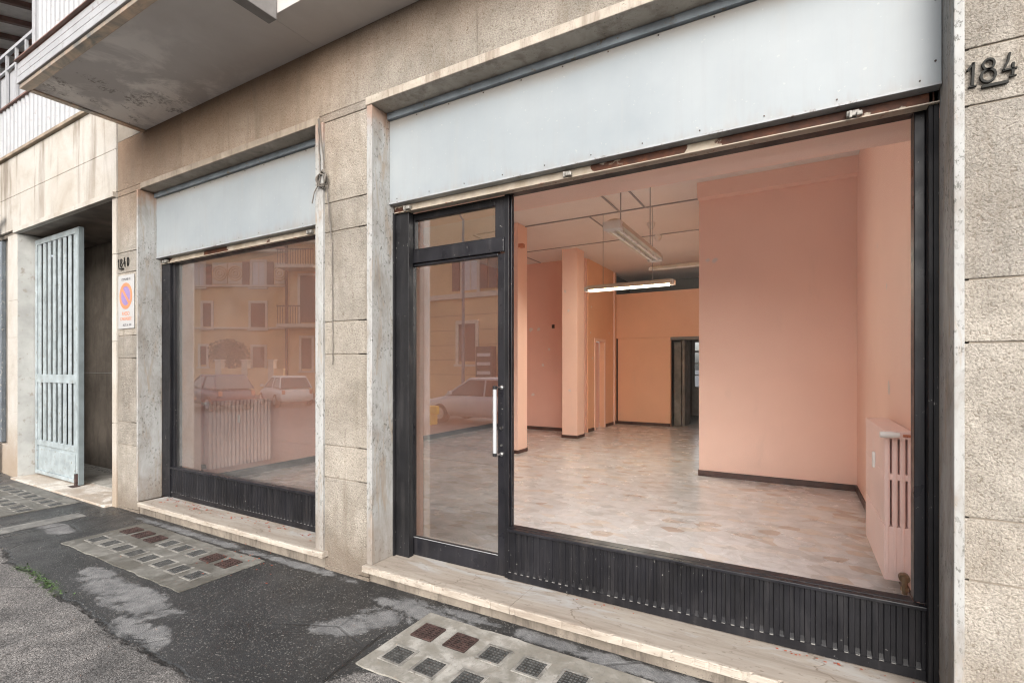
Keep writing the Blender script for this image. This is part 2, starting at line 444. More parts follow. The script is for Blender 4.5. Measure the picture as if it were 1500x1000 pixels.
M['black'] = mat_black('black_metal', (.006,.006,.0075))
M['black2'] = mat_black('black_frame_satin', (.008,.008,.010), .3)
M['channel'] = mat_black('dark_channel', (.006,.006,.007), .5)
M['bluegrey'] = simple('blue_grey_metal', (.20,.235,.27), .5, var=.2, dirt=(.16,.13,.10))
M['lip'] = simple('grey_lip', (.30,.315,.33), .45, dirt=(.14,.12,.11))
M['glassL'] = mat_glass('street_reflecting_glass', .27, (.87,.86,.85), .02)
M['glassD'] = mat_glass('door_glass', .27, (.86,.855,.84), .012)
M['glassM'] = mat_glass('clear_shop_glass', .002, (.995,.995,.995), .0008)
M['pane'] = simple('dark_window_glass', (.05,.055,.06), .08, var=.2)
M['chrome'] = simple('brushed_steel', (.62,.62,.62), .28, 1, var=.1)
M['dull'] = simple('dull_steel', (.26,.25,.23), .5, .3, var=.25, scale=60)
M['alu'] = simple('pale_aluminium', (.46,.48,.50), .35, .3, var=.06)
M['base'] = simple('brown_skirting', (.075,.035,.026), .4, var=.2)
M['basegrey'] = simple('grey_skirting', (.07,.065,.06), .4, var=.2)
M['rad'] = simple('pink_enamel', (.88,.66,.60), .38, var=.03, scale=3)
M['radwhite'] = simple('white_plastic', (.80,.80,.78), .4, var=.04)
M['brass'] = simple('old_brass', (.33,.24,.15), .42, .7, var=.2)
M['copper'] = simple('copper_pipe', (.62,.26,.16), .35, .6, var=.1)
M['rustdark'] = simple('rusted_iron', (.055,.030,.026), .7, var=.35, scale=30, bump=.3)
M['shaftshade'] = simple('shaft_shade', (.008,.008,.008), .9)
M['lens'] = simple('scratched_glass_lens', (.055,.055,.053), .4, var=.3, scale=25, bump=.2)
M['lensrim'] = simple('mortar_rim', (.25,.24,.22), .8, var=.35, scale=9, bump=.3, dirt=(.12,.11,.095))
M['soffit'] = mat_soffit()
def mat_flash():
    m = Mat('tarnished_flashing', .42, .5, .55)
    m.done(m.ramp(m.noise(3.5, 5, .6, 1.5), (.32, (.19,.19,.18)), (.48, (.36,.30,.24)), (.6, (.52,.39,.29)), (.75, (.27,.27,.25)))); return m.m
M['flash'] = mat_flash()
M['whitemetal'] = simple('white_painted_metal', (.34,.345,.36), .5, var=.08, dirt=(.25,.24,.235))
M['browntrim'] = simple('brown_seam', (.17,.095,.075), .6, var=.25)
M['gate'] = simple('pale_blue_gate_paint', (.33,.38,.40), .5, var=.2, scale=7, dirt=(.21,.20,.17))
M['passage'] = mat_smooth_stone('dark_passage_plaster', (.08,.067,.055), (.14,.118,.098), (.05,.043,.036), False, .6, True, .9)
M['numeral'] = simple('bronze_numeral', (.022,.022,.020), .7, 0, var=.2, spec=.2)
M['wire'] = simple('grey_cable', (.13,.115,.10), .6, var=.2)
M['coil'] = M['wire']
M['sign'] = simple('white_sign_plate', (.42,.42,.42), .4, var=.04)
M['signred'] = simple('faded_red', (.58,.22,.11), .5, var=.1)
M['signblue'] = simple('faded_violet', (.24,.18,.36), .5, var=.1)
M['signtext'] = simple('faded_orange_text', (.50,.17,.07), .6, var=.05)
M['signgrey'] = simple('sign_grey_text', (.07,.07,.08), .6, var=.05)
M['flake'] = simple('red_paint_flake', (.36,.085,.045), .6, var=.3, scale=40)
M['spackle'] = simple('white_filler', (.80,.70,.66), .8, var=.06)
M['lampbody'] = simple('yellowed_lamp_housing', (.62,.55,.44), .5, var=.08)
M['lampwhite'] = simple('lamp_plastic', (.74,.72,.69), .5, var=.05)
M['tube'] = mat_emit('lit_fluorescent_tube', (1.0,.95,.80), 105)
M['tubeoff'] = simple('unlit_tube', (.82,.80,.76), .3, var=.03)
M['ochre'] = simple('ochre_render', (.72,.47,.25), .85, var=.1, scale=.6)
M['ochre2'] = simple('warm_ochre_render', (.74,.50,.29), .85, var=.1, scale=.6)
M['palestone'] = simple('pale_string_course', (.66,.58,.48), .8, var=.08)
M['shutterwood'] = simple('brown_shutter', (.14,.09,.075), .6, var=.15)
M['curtain'] = simple('pale_curtain', (.62,.62,.62), .8, var=.05)
M['roof'] = simple('roof_tiles', (.30,.14,.09), .9, var=.2)
M['leaf'] = simple('leaves', (.06,.09,.04), .7, var=.3, scale=3)
M['bark'] = simple('bark', (.10,.07,.05), .9, var=.2)
M['tyre'] = simple('tyre_rubber', (.02,.02,.02), .8)
M['carwhite'] = simple('white_car_paint', (.75,.74,.72), .22, var=.03)
M['cardark'] = simple('dark_blue_car_paint', (.05,.06,.10), .22, var=.05)
M['carsilver'] = simple('silver_car_paint', (.50,.52,.55), .3, 0, var=.04)
M['lampglass'] = simple('lamp_glass', (.8,.78,.7), .1)
M['yellow'] = simple('yellow_plastic', (.85,.52,.04), .45, var=.06)
M['road'] = simple('road_asphalt', (.11,.11,.112), .8, var=.2, scale=3, bump=.4, bscale=150)
M['awning'] = simple('awning_sheet', (.62,.59,.55), .7, var=.12)
M['grit'] = simple('pale_grit', (.17,.165,.16), .8)
M['green'] = simple('dark_green_kiosk_paint', (.03,.055,.05), .5)
M['graff'] = simple('blue_grey_box', (.22,.25,.28), .5, var=.15, dirt=(.6,.6,.55))

# ------------------------------------------------------------------ ground
FZ = .13; GZ = .03
g = MB().poly([(-300,-300,-.12),(300,-300,-.12),(300,300,-.12),(-300,300,-.12)]).build('road', M['road'], origin=(0,0,-.12)); tag(g, kind='structure')
p = MB().box(-30, 14, -3.3, .05, -.1, GZ).build('pavement', M['asphalt'], origin=(0,0,0)); tag(p, kind='structure')
p = B('kerb', simple('dark_kerb_stone', (.10,.10,.10), .8), None, (-30,14,-3.45,-3.302,-.118,GZ+.004), bevel=.012); tag(p, kind='structure')
p = MB().box(-34, 30, -13.3, -11.9, -.118, .03).build('far_pavement', M['road']); tag(p, kind='structure')

# ------------------------------------------------------------------ the shop building
BL = thing('shop_building', (-2.5, 0, 0), 'tan chiselled-stone corner shop building with two pale roller fascias', 'building')
JR = .008
def courses(m, x0, x1, zs, y0=0.0, y1=.17):
    for a, b in zip(zs, zs[1:]): m.box(x0+.001, x1-.001, y0, y1, a+.0035, b-.0035)
m = MB()
CZ = [-.05, .055, .703, .937, 1.593, 1.829, 2.479, 2.692, 3.2855]
courses(m, .542, 3.2, CZ); courses(m, -2.998, -2.553, CZ, 0, .17); courses(m, -6.205, -5.757, CZ, 0, .17)
xs = [-6.205, -4.95, -3.88, -2.785, -1.66, -.56, .545, 1.65, 3.2]
for a, b in zip(xs, xs[1:]): m.box(a+.0015, b-.0015, 0, .17, 3.288 if b < -5.9 or a > .5 else 3.345, 3.86)
for a, b in ((-6.205,-5.7),(-3.05,-2.56)): m.box(a+.001, b-.001, 0, .17, 3.288, 3.343)
st = m.build('stone_cladding', M['stone'], BL, bevel=.0035)
# the stone's material reads height in world units: keep its origin on the ground line
m = MB()
m.box(.56, 3.2, .008, .66, -.05, 3.86); m.box(-2.99, -2.66, .008, .66, -.05, 3.86); m.box(-6.2, -5.92, .008, .66, -.05, 3.86)
m.box(-6.2, 3.2, .172, .66, 2.68, 3.86); m.box(-6.2, 3.2, .008, .172, 3.36, 3.86)
m.box(-6.2, 3.2, -.0, .66, 3.862, 8.0)
m.build('masonry_core', simple('dark_mortar', (.27,.235,.195), .9, var=.2), BL)
B('plinth', M['plinth'], BL, (-2.553,.542,.012,.3,-.05,.114), (-5.757,-2.998,.012,.3,-.05,.128), bevel=.004)
# stone linings round the two shopfronts
def lining(x0, x1, y0=-.02, y1=.2, z1=3.285, name='jamb_lining'):
    return B(name, M['jamb'], BL, (x0, x1, y0, y1, .158, z1), bevel=.004)
lining(-2.5525, -2.505); lining(.511, .5425); lining(-3.076, -2.997); lining(-5.757, -5.73)
lin = B('lintel_trim', M['lintel'], BL, (-2.56, .55, -.025, .175, 3.287, 3.342), bevel=.005)
lin2 = B('lintel_trim', mat_smooth_stone('brown_lintel', (.20,.165,.13), (.34,.285,.23), (.15,.115,.085), False, .7), BL, (-5.70, -3.05, -.012, .175, 3.287, 3.3425), bevel=.005)
def sill(x0, x1, z0, z1, name='window_sill'):
    mm = MB(); n = 160
    rnd = random.Random(int(x0*100))
    # a slab with a slightly chipped front edge
    prof = [(-.055, z0), (-.057, z1-.004), (-.053, z1), (-.04, z1+.0003), (.34, z1+.003), (.34, z0)]
    def pt(i, k):
        x = x0+(x1-x0)*i/n
        y, z = prof[k]
        w = .0035*mnoise.noise(Vector((x*9, k*3.1, 1)))+(.006 if (k < 3 and rnd.random() < .05) else 0)
        return (x, y+(w if k < 3 else 0), z-(abs(w) if k == 2 else 0))
    base = len(mm.v)
    for i in range(n+1):
        for k in range(6): mm.v.append(pt(i, k))
    for i in range(n):
        for k in range(6):
            a = base+i*6+k; b = base+i*6+(k+1) % 6
            mm.f.append((a, a+6, b+6, b))
    mm.f.append(tuple(base+k for k in range(6))); mm.f.append(tuple(base+n*6+k for k in range(5, -1, -1)))
    return mm.build(name, M['sill'], BL)
sill(-2.56, -1.405, .116, .157); sill(-1.402, .62, .116, .157); sill(-5.65, -2.96, .13, .167)

# fascias over the shutters
def fascia(x0, x1, zb):
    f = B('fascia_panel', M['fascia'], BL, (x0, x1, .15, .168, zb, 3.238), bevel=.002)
    tag(f, 'pale blue-grey painted metal panel')
    B('top_angle', M['bluegrey'], f, (x0, x1, .125, .172, 3.24, 3.286), bevel=.002)
    B('bottom_lip', M['lip'], f, (x0, x1, .143, .30, zb-.013, zb-.0005), bevel=.002)
    n = int((x1-x0)/.29)
    for i in range(n+1):
        x = x0+.07+(x1-x0-.14)*i/n
        MB().tube([(x, .151, zb+.02), (x, .147, zb+.02)], .0035, 8).build('screw', M['rustdark'], f)
    for i in range(n):
        x = x0+.25+(x1-x0-.3)*i/n
        MB().tube([(x, .151, 3.225), (x, .146, 3.225)], .004, 6).build('screw', M['rustdark'], f)
    for z in (2.75, 3.0, 3.17):
        MB().tube([(x1-.02, .151, z), (x1-.02, .146, z)], .004, 6).build('screw', M['rustdark'], f)
    return f
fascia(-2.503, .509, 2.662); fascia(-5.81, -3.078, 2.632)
def bar(x0, x1, zt, hooks):
    b = B('shutter_bottom_bar', M['rustbar'], BL, (x0, x1, .2, .235, zt-.062, zt-.014), bevel=.003)
    B('bar_lip', M['cream_lip'], b, (x0, x1, .182, .24, zt-.068, zt-.0625), bevel=.001)
    for x in hooks:
        h = MB(); z = zt-.058
        h.box(x-.028, x+.02, .168, .198, z, z+.026); h.box(x-.02, x-.008, .150, .17, z-.012, z+.02); h.box(x+.008, x+.03, .155, .18, z-.006, z+.014)
        h.build('latch', M['dull'], b, bevel=.004)
    return b
bar(-2.503, .509, 2.662, (-2.36, -1.15, .216)); bar(-5.72, -3.08, 2.632, (-5.6, -3.38))

# shopfront: main window
W = B('main_window', M['black'], BL, (-1.625,-1.592,.262,.33,.158,2.62), (-1.592,.475,.262,.33,2.603,2.63), bevel=.003)
tag(W, 'large clear display window in a black frame')
B('window_frame', M['black2'], W, (.437,.475,.255,.33,.49,2.602), (-1.591,.436,.262,.325,.462,.486), (-1.591,-1.583,.285,.315,.487,2.602), bevel=.003)
B('ledge', M['black2'], W, (-1.59,.482,.228,.272,.466,.484), bevel=.004)
MB().box(-1.583, .437, .297, .303, .484, 2.604).build('pane', M['glassM'], W)
def ribs(x0, x1, y, z0, z1, name, par, pitch=.043, mat=None):
    mm = MB(); n = round((x1-x0)/pitch)
    rows = [(z1, 0), (z0+.03, 0), (z0+.012, .6), (z0+.004, 1)]
    prof = [(0, 0), (.16, 0), (.24, .007), (.62, .007), (.70, 0)]
    cols = []
    for i in range(n):
        for u, d in prof: cols.append((x0+(i+u)*(x1-x0)/n, d))
    cols.append((x1, 0))
    for z, k in rows:
        for x, d in cols: mm.v.append((x, y+d*(1-k), z))
    c = len(cols)
    for r in range(len(rows)-1):
        for i in range(c-1):
            a = r*c+i; mm.f.append((a, a+c, a+c+1, a+1))
    mm.box(x0, x1, y-.004, y+.02, z0-.04, z0+.004)
    mm.box(x0, x1, y+.022, y+.03, z0-.04, z1)
    return mm.build(name, mat or M['black'], par)
k = ribs(-1.59, .475, .246, .205, .464, 'kick_panel', W)
# dusty lower ends of the ribs
dm = MB()
for i in range(48):
    x = -1.59+(i+.43)*(2.065/48)
    if random.random() < .8: dm.box(x-.008, x+.008, .2375, .2418, .2095, .2125+random.random()*.002)
tag(dm.build('rib_end_dust', M['grit'], k), kind='stuff')
# side channels
B('shutter_guide', M['channel'], BL, (.476,.4915,.2,.36,.158,2.66), (.4925,.5105,.2,.215,.158,2.66), bevel=.002)
B('shutter_guide', M['channel'], BL, (-2.5045,-2.375,.205,.255,.158,2.6), (-2.5045,-2.49,.18,.204,.158,2.6), bevel=.003)
B('head_frame', M['channel'], BL, (-2.504,.51,.245,.335,2.631,2.68), bevel=.003)

# door + transom
D = thing('shop_door', (-2.44, .28, .158), None, None); D.parent = BL; D.location = (-2.44+2.5, .28, .158); ORG[D.name] = (-2.44, .28, .158)
tag(D, 'black framed glass door with a pale tubular handle')
B('door_frame', M['black'], D, (-2.455,-2.412,.262,.318,.16,2.6), bevel=.003)
B('door_leaf', M['black2'], D, (-2.4115,-2.392,.27,.31,.285,2.232), (-1.679,-1.626,.27,.31,.16,2.232), (-2.4115,-1.679,.27,.31,.16,.287), (-2.392,-1.679,.27,.31,2.222,2.24), bevel=.004)
MB().box(-2.392, -1.679, .2875, .2925, .287, 2.222).build('pane', M['glassD'], D)
B('transom_bar', M['black2'], D, (-2.4115,-1.6255,.255,.325,2.242,2.33), bevel=.004)
tw = B('transom_window', M['black'], D, (-2.4115,-2.375,.27,.31,2.331,2.6), (-1.70,-1.626,.27,.31,2.331,2.6), (-2.375,-1.70,.27,.31,2.331,2.345), (-2.375,-1.70,.27,.31,2.548,2.6), bevel=.003)
MB().box(-2.375, -1.70, .2875, .2925, 2.345, 2.548).build('pane', M['glassD'], tw)
B('glazing_bead', M['alu'], D, (-2.392,-1.679,.268,.272,.2875,.2905), bevel=0)
h = MB().tube([(-1.668, .215, .955), (-1.668, .215, 1.362)], .0125, 16).build('handle', M['alu'], D, smooth=40)
hb = MB()
for z0, z1 in ((.935,.956),(1.361,1.383)):
    MB().tube([(-1.668,.215,z0),(-1.668,.215,z1)], .0138, 14).build('handle_cap', M['channel'], h, smooth=40)
for z in (.945, 1.372):
    MB().tube([(-1.668,.215,z),(-1.652,.235,z),(-1.648,.27,z)], .0065, 8).tube([(-1.648,.262,z),(-1.648,.271,z)], .014, 12).build('handle_bracket', M['chrome'], h, smooth=40)
for z, q in ((1.11,.012),(1.0,.008)): MB().tube([(-1.65,.262,z),(-1.65,.271,z)], q, 14).build('lock', M['chrome'], D, smooth=40)

# left display window
W2 = B('side_window', M['black'], BL, (-5.729,-5.575,.2,.255,.168,2.62), (-5.574,-5.535,.225,.30,.168,2.62), (-3.12,-3.078,.225,.30,.168,2.62), (-5.729,-3.078,.215,.30,2.56,2.68), bevel=.003)
tag(W2, 'display window reflecting the houses across the street')
MB().box(-5.537, -3.118, .247, .253, .47, 2.562).build('pane', M['glassL'], W2)
B('ledge', M['black2'], W2, (-5.575,-3.078,.2,.262,.462,.482), bevel=.004)
k = ribs(-5.574, -3.08, .215, .215, .461, 'kick_panel', W2)
dm = MB()
for i in range(58):
    x = -5.574+(i+.43)*(2.494/58)
    if random.random() < .8: dm.box(x-.008, x+.008, .2065, .2108, .2195, .2225)
tag(dm.build('rib_end_dust', M['grit'], k), kind='stuff')

# ------------------------------------------------------------------ the empty shop inside
fl = MB().box(-6.3, .7, .315, 9.3, .0, FZ).build('floor', M['floor'], origin=(0,0,0)); tag(fl, kind='structure')
fl2 = MB().box(-4.2, 0, 9.302, 13.2, .0, FZ-.003).build('floor', M['concrete'], origin=(0,0,0)); tag(fl2, kind='structure')
ce = MB().box(-6.3, .8, .66, 13.2, 3.8, 3.86).build('ceiling', M['ceil'], origin=(0,0,3.8)); tag(ce, kind='structure')
P = M['pink']
def wall(name, *boxes, mat=None, bevel=0): return B(name, mat or P, BL, *boxes, bevel=bevel)
wall('interior_wall', (.575,.66,.335,4.2,FZ,3.8))                       # right
wall('interior_wall', (-1.085,.68,4.2,4.35,FZ,3.8))                     # salmon wall facing the street
wall('wall_band', (-1.085,.574,4.06,4.199,3.61,3.799))
wall('interior_wall', (-1.085,-.98,4.351,9.35,FZ,3.8), mat=M['orange'])
wall('interior_wall', (-6.2,-6.08,.3,7.4,FZ,3.8), mat=M['pinkdark'])                      # left
wall('interior_wall', (-6.2,-3.86,7.35,7.45,FZ,3.8), mat=M['pinkdark'])
wall('interior_wall', (-3.95,-3.84,7.451,7.86,FZ,3.8), (-3.95,-3.84,8.44,9.35,FZ,3.8), (-3.95,-3.84,7.86,8.44,2.08,3.8), mat=M['orange'])
wall('interior_wall', (-3.839,-1.086,9.35,9.45,2.205,3.28), (-3.80,-2.55,9.352,9.452,FZ,2.2), mat=M['orange'])
wall('gap_shade_strip', (-3.839,-3.802,9.36,9.45,FZ,2.2), mat=M['base'])  # dark strip stands in for the shaded gap beside the panel
wall('interior_wall', (-3.95,0,10.9,11.0,2.3,3.8), (-4.2,-3.95,9.46,13.2,FZ,3.8), (-1.0,-.9,9.46,13.2,FZ,3.8), mat=M['grey'])
wall('interior_beam', (-2.66,.66,.338,.68,2.632,3.8), (-6.08,-2.66,.338,.68,2.632,3.8), bevel=.004)
wall('interior_pier', (-2.995,-2.64,.338,.681,FZ,2.631), bevel=.004); wall('interior_pier', (-6.079,-5.90,.338,.681,FZ,2.631), bevel=.004)
c1 = B('column', P, BL, (-4.16,-3.85,4.42,4.74,FZ,3.8), bevel=.008)
c2 = B('column', P, BL, (-3.99,-3.67,6.44,6.81,FZ,3.8), bevel=.008)
B('skirting', M['base'], c1, (-4.165,-3.842,4.412,4.748,FZ,FZ+.055), bevel=.002)
B('skirting', M['base'], c2, (-3.998,-3.662,6.432,6.818,FZ,FZ+.06), bevel=.002)
for q_ in ((-1.095,.573,4.185,4.199,FZ,FZ+.07), (.561,.574,.34,4.184,FZ,FZ+.07), (-1.097,-1.086,4.199,9.34,FZ,FZ+.07),
  (-6.07,-3.9,7.335,7.349,FZ,FZ+.07), (-3.839,-3.826,7.46,7.80,FZ,FZ+.07), (-3.839,-3.826,8.5,9.34,FZ,FZ+.07), (-3.80,-2.55,9.338,9.351,FZ,FZ+.07)): B('skirting', M['base'], BL, q_, bevel=.002)
B('skirting', M['basegrey'], BL, (-6.079,-6.064,.69,7.33,FZ,FZ+.09), bevel=.002)
# door casing deep in the room
dc = B('interior_door', M['pinkdark'], BL, (-3.99,-3.955,7.865,8.435,FZ,2.07), bevel=.003)
B('casing', P, dc, (-3.839,-3.815,7.80,7.862,FZ,2.14), (-3.839,-3.815,8.438,8.50,FZ,2.14), (-3.839,-3.815,7.862,8.438,2.075,2.14), (-3.95,-3.84,7.862,7.868,FZ,2.07), bevel=.003)
B('corner_pipe', P, BL, (-3.838,-3.80,9.1,9.14,FZ,3.79), bevel=.006)
# rear room: glazed door to the yard
gd = B('yard_door', simple('white_grey_door', (.42,.43,.42), .5), BL, (-2.62,-2.55,12.5,12.56,FZ,2.3), (-2.55,-1.7,12.5,12.56,FZ,.95), (-2.55,-1.7,12.5,12.56,1.93,1.98),
       (-2.55,-1.7,12.5,12.56,1.27,1.30), (-2.55,-1.7,12.5,12.56,1.6,1.63), (-2.42,-2.39,12.5,12.56,.95,1.93), (-1.7,-1.62,12.5,12.56,FZ,2.3), (-2.55,-1.7,12.5,12.56,2.22,2.3), bevel=.004)
MB().box(-2.55, -1.7, 12.528, 12.532, .95, 2.22).build('pane', M['glassM'], gd)
wall('interior_wall', (-4.2,-2.62,12.5,12.62,FZ,3.8), (-1.62,-.9,12.5,12.62,FZ,3.8), (-2.62,-1.62,12.5,12.62,2.3,3.8), mat=M['grey'])
B('opening_head', M['grey'], BL, (-2.55,-1.087,9.34,9.46,2.135,2.204), bevel=.003)
B('folded_partition', simple('weathered_partition', (.23,.215,.19), .7, var=.2), BL, (-2.52,-2.36,9.6,9.66,FZ,2.1), (-2.34,-2.28,9.6,10.3,FZ,2.15), bevel=.006)
# filler patches
pm = []
def patch(o, u, v, r):
    o, u, v = Vector(o), Vector(u), Vector(v); pts = []
    for i in range(11):
        a = i*2*math.pi/11; rr = r*random.uniform(.55, 1.2)
        pts.append(o+u*math.cos(a)*rr+v*math.sin(a)*rr)
    pm.append(pts)
ux, uy, uz = (1,0,0), (0,1,0), (0,0,1)
def pgroup(lst, y=None, x=None):
    pm.clear()
    for a, z, r in lst:
        patch((a, y, z) if x is None else (x, a, z), ux if x is None else uy, uz, r)
    for pts in pm: MB().poly(pts).build('filler_patch', M['spackle'], BL)
pgroup([(-.98,2.85,.03),(-.9,2.84,.035)], y=4.197)
pgroup([(-5.15,2.33,.05),(-4.95,2.34,.04),(-4.85,1.55,.035),(-5.1,.9,.04),(-4.7,1.9,.03)], y=7.346)
pgroup([(-3.92,2.98,.03),(-3.85,2.6,.03),(-3.83,1.05,.03)], y=6.436)
pgroup([(2.0,1.35,.06),(2.1,2.1,.025),(2.6,2.5,.02)], x=.5725)
pgroup([(7.6,2.25,.03),(7.7,1.7,.03),(7.65,2.8,.03),(8.8,2.3,.03)], x=-3.8375)
B('wall_socket', M['rustdark'], BL, (-4.63,-4.57,7.33,7.349,2.35,2.43), bevel=.003)
sw = B('light_switch', M['chrome'], None, (-2.639,-2.63,.50,.56,1.13,1.20), bevel=.003)
tag(sw, 'small grey light switch on the salmon pier seen through the door glass', 'light switch')
bk = B('pipe_bracket', M['copper'], None, (-3.80,-3.72,4.34,4.419,3.38,3.44), bevel=.004)
tag(bk, 'small copper-coloured bracket high on the salmon column', 'bracket')
# cables on the ceiling
cb = MB()
cb.box(-4.8, .5, 4.66, 4.682, 3.785, 3.799); cb.box(-2.285, -2.262, .7, 4.66, 3.785, 3.799); cb.box(-1.91, -1.888, .7, 4.66, 3.785, 3.799)
cb.box(-4.9, -1.1, 6.25, 6.268, 3.787, 3.799); cb.box(-2.76, -2.74, 4.682, 6.25, 3.787, 3.799); cb.box(-4.9, -4.88, 4.68, 7.3, 3.787, 3.799)
tag(cb.build('cable_conduit', M['whitemetal']), 'thin grey cable conduits running across the shop ceiling', 'conduit')

# ceiling lamps
def lamp(loc, rz, lit, label, L=1.27, rods=((-.42,),(.3,)), w=.055, tilt=0):
    t = thing('ceiling_lamp', loc, label, 'lamp', 'fluorescent lamps in the shop', rz, local=True)
    hw = w
    m_ = MB(); pr_ = [(-hw,0),(-hw*.8,.05),(-hw*.3,.066),(hw*.3,.066),(hw*.8,.05),(hw,0)]
    m_.prism([(-L/2, y, z) for y, z in pr_], (L, 0, 0)); m_.build('housing', M['lampbody'], t, bevel=.003)
    for s in (-1, 1): B('end_cap', M['lampwhite'], t, (s*L/2-.035, s*L/2+.035, -hw*.9, hw*.9, -.022, .045), bevel=.008)
    if lit:
        MB().tube([(-L/2+.04, 0, -.018), (L/2-.04, 0, -.015)], .018, 16).build('tube', M['tube'], t, smooth=40)
    else:
        for s in (-1, 1):
            MB().tube([(-L/2+.04, s*.03, -.008), (L/2-.04, s*.03, -.008)], .012, 12).build('tube', M['tubeoff'], t, smooth=40)
    for (x,) in rods:
        MB().tube([(x, 0, .06), (x, 0, 3.798-loc[2])], .0045, 6).build('hanging_rod', M['whitemetal'], t)
    return t
lamp((-2.155, 4.7, 2.68), 0, True, 'lit fluorescent tube lamp hanging across the room', rods=((-.38,),(.36,)))
lamp((-1.2, 1.78, 2.55), R(90), False, 'unlit yellowed lamp hanging lengthwise near the window', rods=((-.45,),(.45,)), w=.075)
lamp((-2.1, 8.3, 3.60), 0, False, 'small pale unlit lamp close under the ceiling at the back', rods=((-.42,),(.42,)))
for x, y, lab in ((-2.02,5.5,'white ceiling rose nearer the street, above the lamps'), (-2.1,6.3,'white bell-shaped ceiling rose further back in the shop')):
    r = MB(); pr = [(.0,3.70),(.03,3.705),(.05,3.73),(.06,3.77),(.064,3.799)]
    n = 20
    for (rr, z) in pr:
        for k in range(n): a = 2*math.pi*k/n; r.v.append((x+rr*math.cos(a), y+rr*math.sin(a), z))
    for i in range(len(pr)-1):
        for k in range(n): r.f.append((i*n+k, i*n+(k+1) % n, (i+1)*n+(k+1) % n, (i+1)*n+k))
    tag(r.build('ceiling_rose', M['lampwhite'], smooth=50), lab, 'ceiling rose', 'ceiling roses')

# radiators (cast iron, four columns deep)
def radiator(label, x_front, y0, y1, z0, z1, sgn, valve_y, gap=.44):
    """broad face at x_front looking along -sgn; the wall lies on side +sgn"""
    t = thing('radiator', (x_front+sgn*.07, (y0+y1)/2, z0), label, 'radiator', 'radiators under the windows')
    n = round((y1-y0)/.048); p = (y1-y0)/n; dx = .135
    b = MB()
    for i in range(n):
        ya = y0+i*p; hw = p*gap; yc = ya+p/2
        zs_ = z0+.31
        for k in range(4):                                   # four tubes deep
            xa = x_front+sgn*(.003+k*(dx-.029)/3); xb = xa+sgn*.026
            b.box(min(xa,xb), max(xa,xb), yc-hw, yc+hw, zs_, z1-.03)
            xa2 = xa+sgn*.0045; xb2 = xb-sgn*.0045
            b.box(min(xa2,xb2), max(xa2,xb2), yc-hw-.003, yc+hw+.003, z0+.04, z1-.06)
        for za, zb_ in ((z0, zs_), (z1-.05, z1), (z1-.285, z1-.245)):
            xa, xb = x_front+sgn*.001, x_front+sgn*dx
            b.box(min(xa,xb), max(xa,xb), yc-hw+.001, yc+hw-.001, za+.002, zb_-.002)
        if i < n-1:
            for z in (z0+.035, z1-.035): b.tube([(x_front+sgn*dx/2, yc+hw-.002, z), (x_front+sgn*dx/2, yc+p-hw+.002, z)], .018, 8)
    b.build('section_block', M['rad'], t, bevel=.007)
    yc = y0 if valve_y < (y0+y1)/2 else y1
    s2 = -1 if yc == y0 else 1
    xm = x_front+sgn*.05
    v = MB(); v.tube([(xm, yc+s2*.0, z1-.02),(xm, yc+s2*.05, z1-.02)], .014, 10)
    v.tube([(xm+sgn*.03, yc+s2*.05, z1-.02),(xm+sgn*.16, yc+s2*.05, z1-.025)], .008, 8)
    v.build('valve', M['copper'], t, smooth=40)
    kx = xm-sgn*.045
    MB().tube([(kx-sgn*.03, yc+s2*.05, z1-.018),(kx+sgn*.02, yc+s2*.05, z1-.018),(kx+sgn*.06, yc+s2*.05, z1-.018)], [.017,.018,.013], 14).build('valve_knob', M['radwhite'], t, smooth=40)
    f = MB(); xf = x_front+sgn*.09
    f.tube([(xf, yc-s2*.01, z0+.035),(xf, yc+s2*.03, z0+.035)], .026, 14); f.tube([(xf, yc+s2*.03, z0+.05),(xf, yc+s2*.03, z0-.05)], .014, 10); f.tube([(xf, yc+s2*.03, z0-.01),(xf, yc+s2*.03, z0-.03)], .02, 8)
    f.build('drain_fitting', M['brass'], t, smooth=40)
    MB().tube([(xf, yc+s2*.03, z0-.045),(xf, yc+s2*.03, FZ-.02)], .0085, 8).build('pipe', M['rad'], t, smooth=40)
    yl = y0+(y1-y0)*.45
    xa, xb = x_front-sgn*.012, x_front+sgn*.004
    B('heat_meter', M['radwhite'], t, (min(xa,xb), max(xa,xb), yl-.014, yl+.014, z1-.28, z1-.18), bevel=.004)
    return t
radiator('pink cast iron radiator in the bottom right corner of the big window', .43, 1.06, 1.95, .285, 1.14, 1, 0)
radiator('pink cast iron radiator seen through the reflecting left window', -5.965, .80, 1.6, .30, 1.10, -1, 0, .36)

# ------------------------------------------------------------------ balcony overhead
BA = thing('balcony', (-4.3, -.4, 3.84), 'wide balcony with grey plaster underside and ridged white edge over the left window', 'balcony')
B('slab', M['soffit'], BA, (-5.6,-3.06,-.845,-.002,3.85,4.0), bevel=.004)
B('slab', M['soffit'], BA, (-3.06,3.2,-.385,-.002,3.85,4.0), bevel=.004)
fm = MB()
fm.box(-5.665,-5.599,-.86,-.002,3.838,3.87); fm.box(-5.665,-2.99,-.91,-.846,3.838,3.87)
fm.build('flashing', M['flash'], BA, bevel=.003)
B('end_beam', simple('dark_grey_beam', (.20,.19,.185), .6, var=.15), BA, (-3.075,-2.99,-.90,-.39,3.80,3.95), bevel=.004)
for i in range(3):
    z = 3.872+i*.062
    B('fascia_ridge', M['whitemetal'], BA, (-5.672,-2.985,-.925+.004*i,-.90,z,z+.054), (-5.672+.003*i,-5.652,-.9,-.003,z,z+.054), bevel=.004)
    B('seam', M['browntrim'], BA, (-5.668,-2.987,-.915,-.901,z+.0545,z+.0615), (-5.664,-5.654,-.9,-.003,z+.0545,z+.0615), bevel=0)
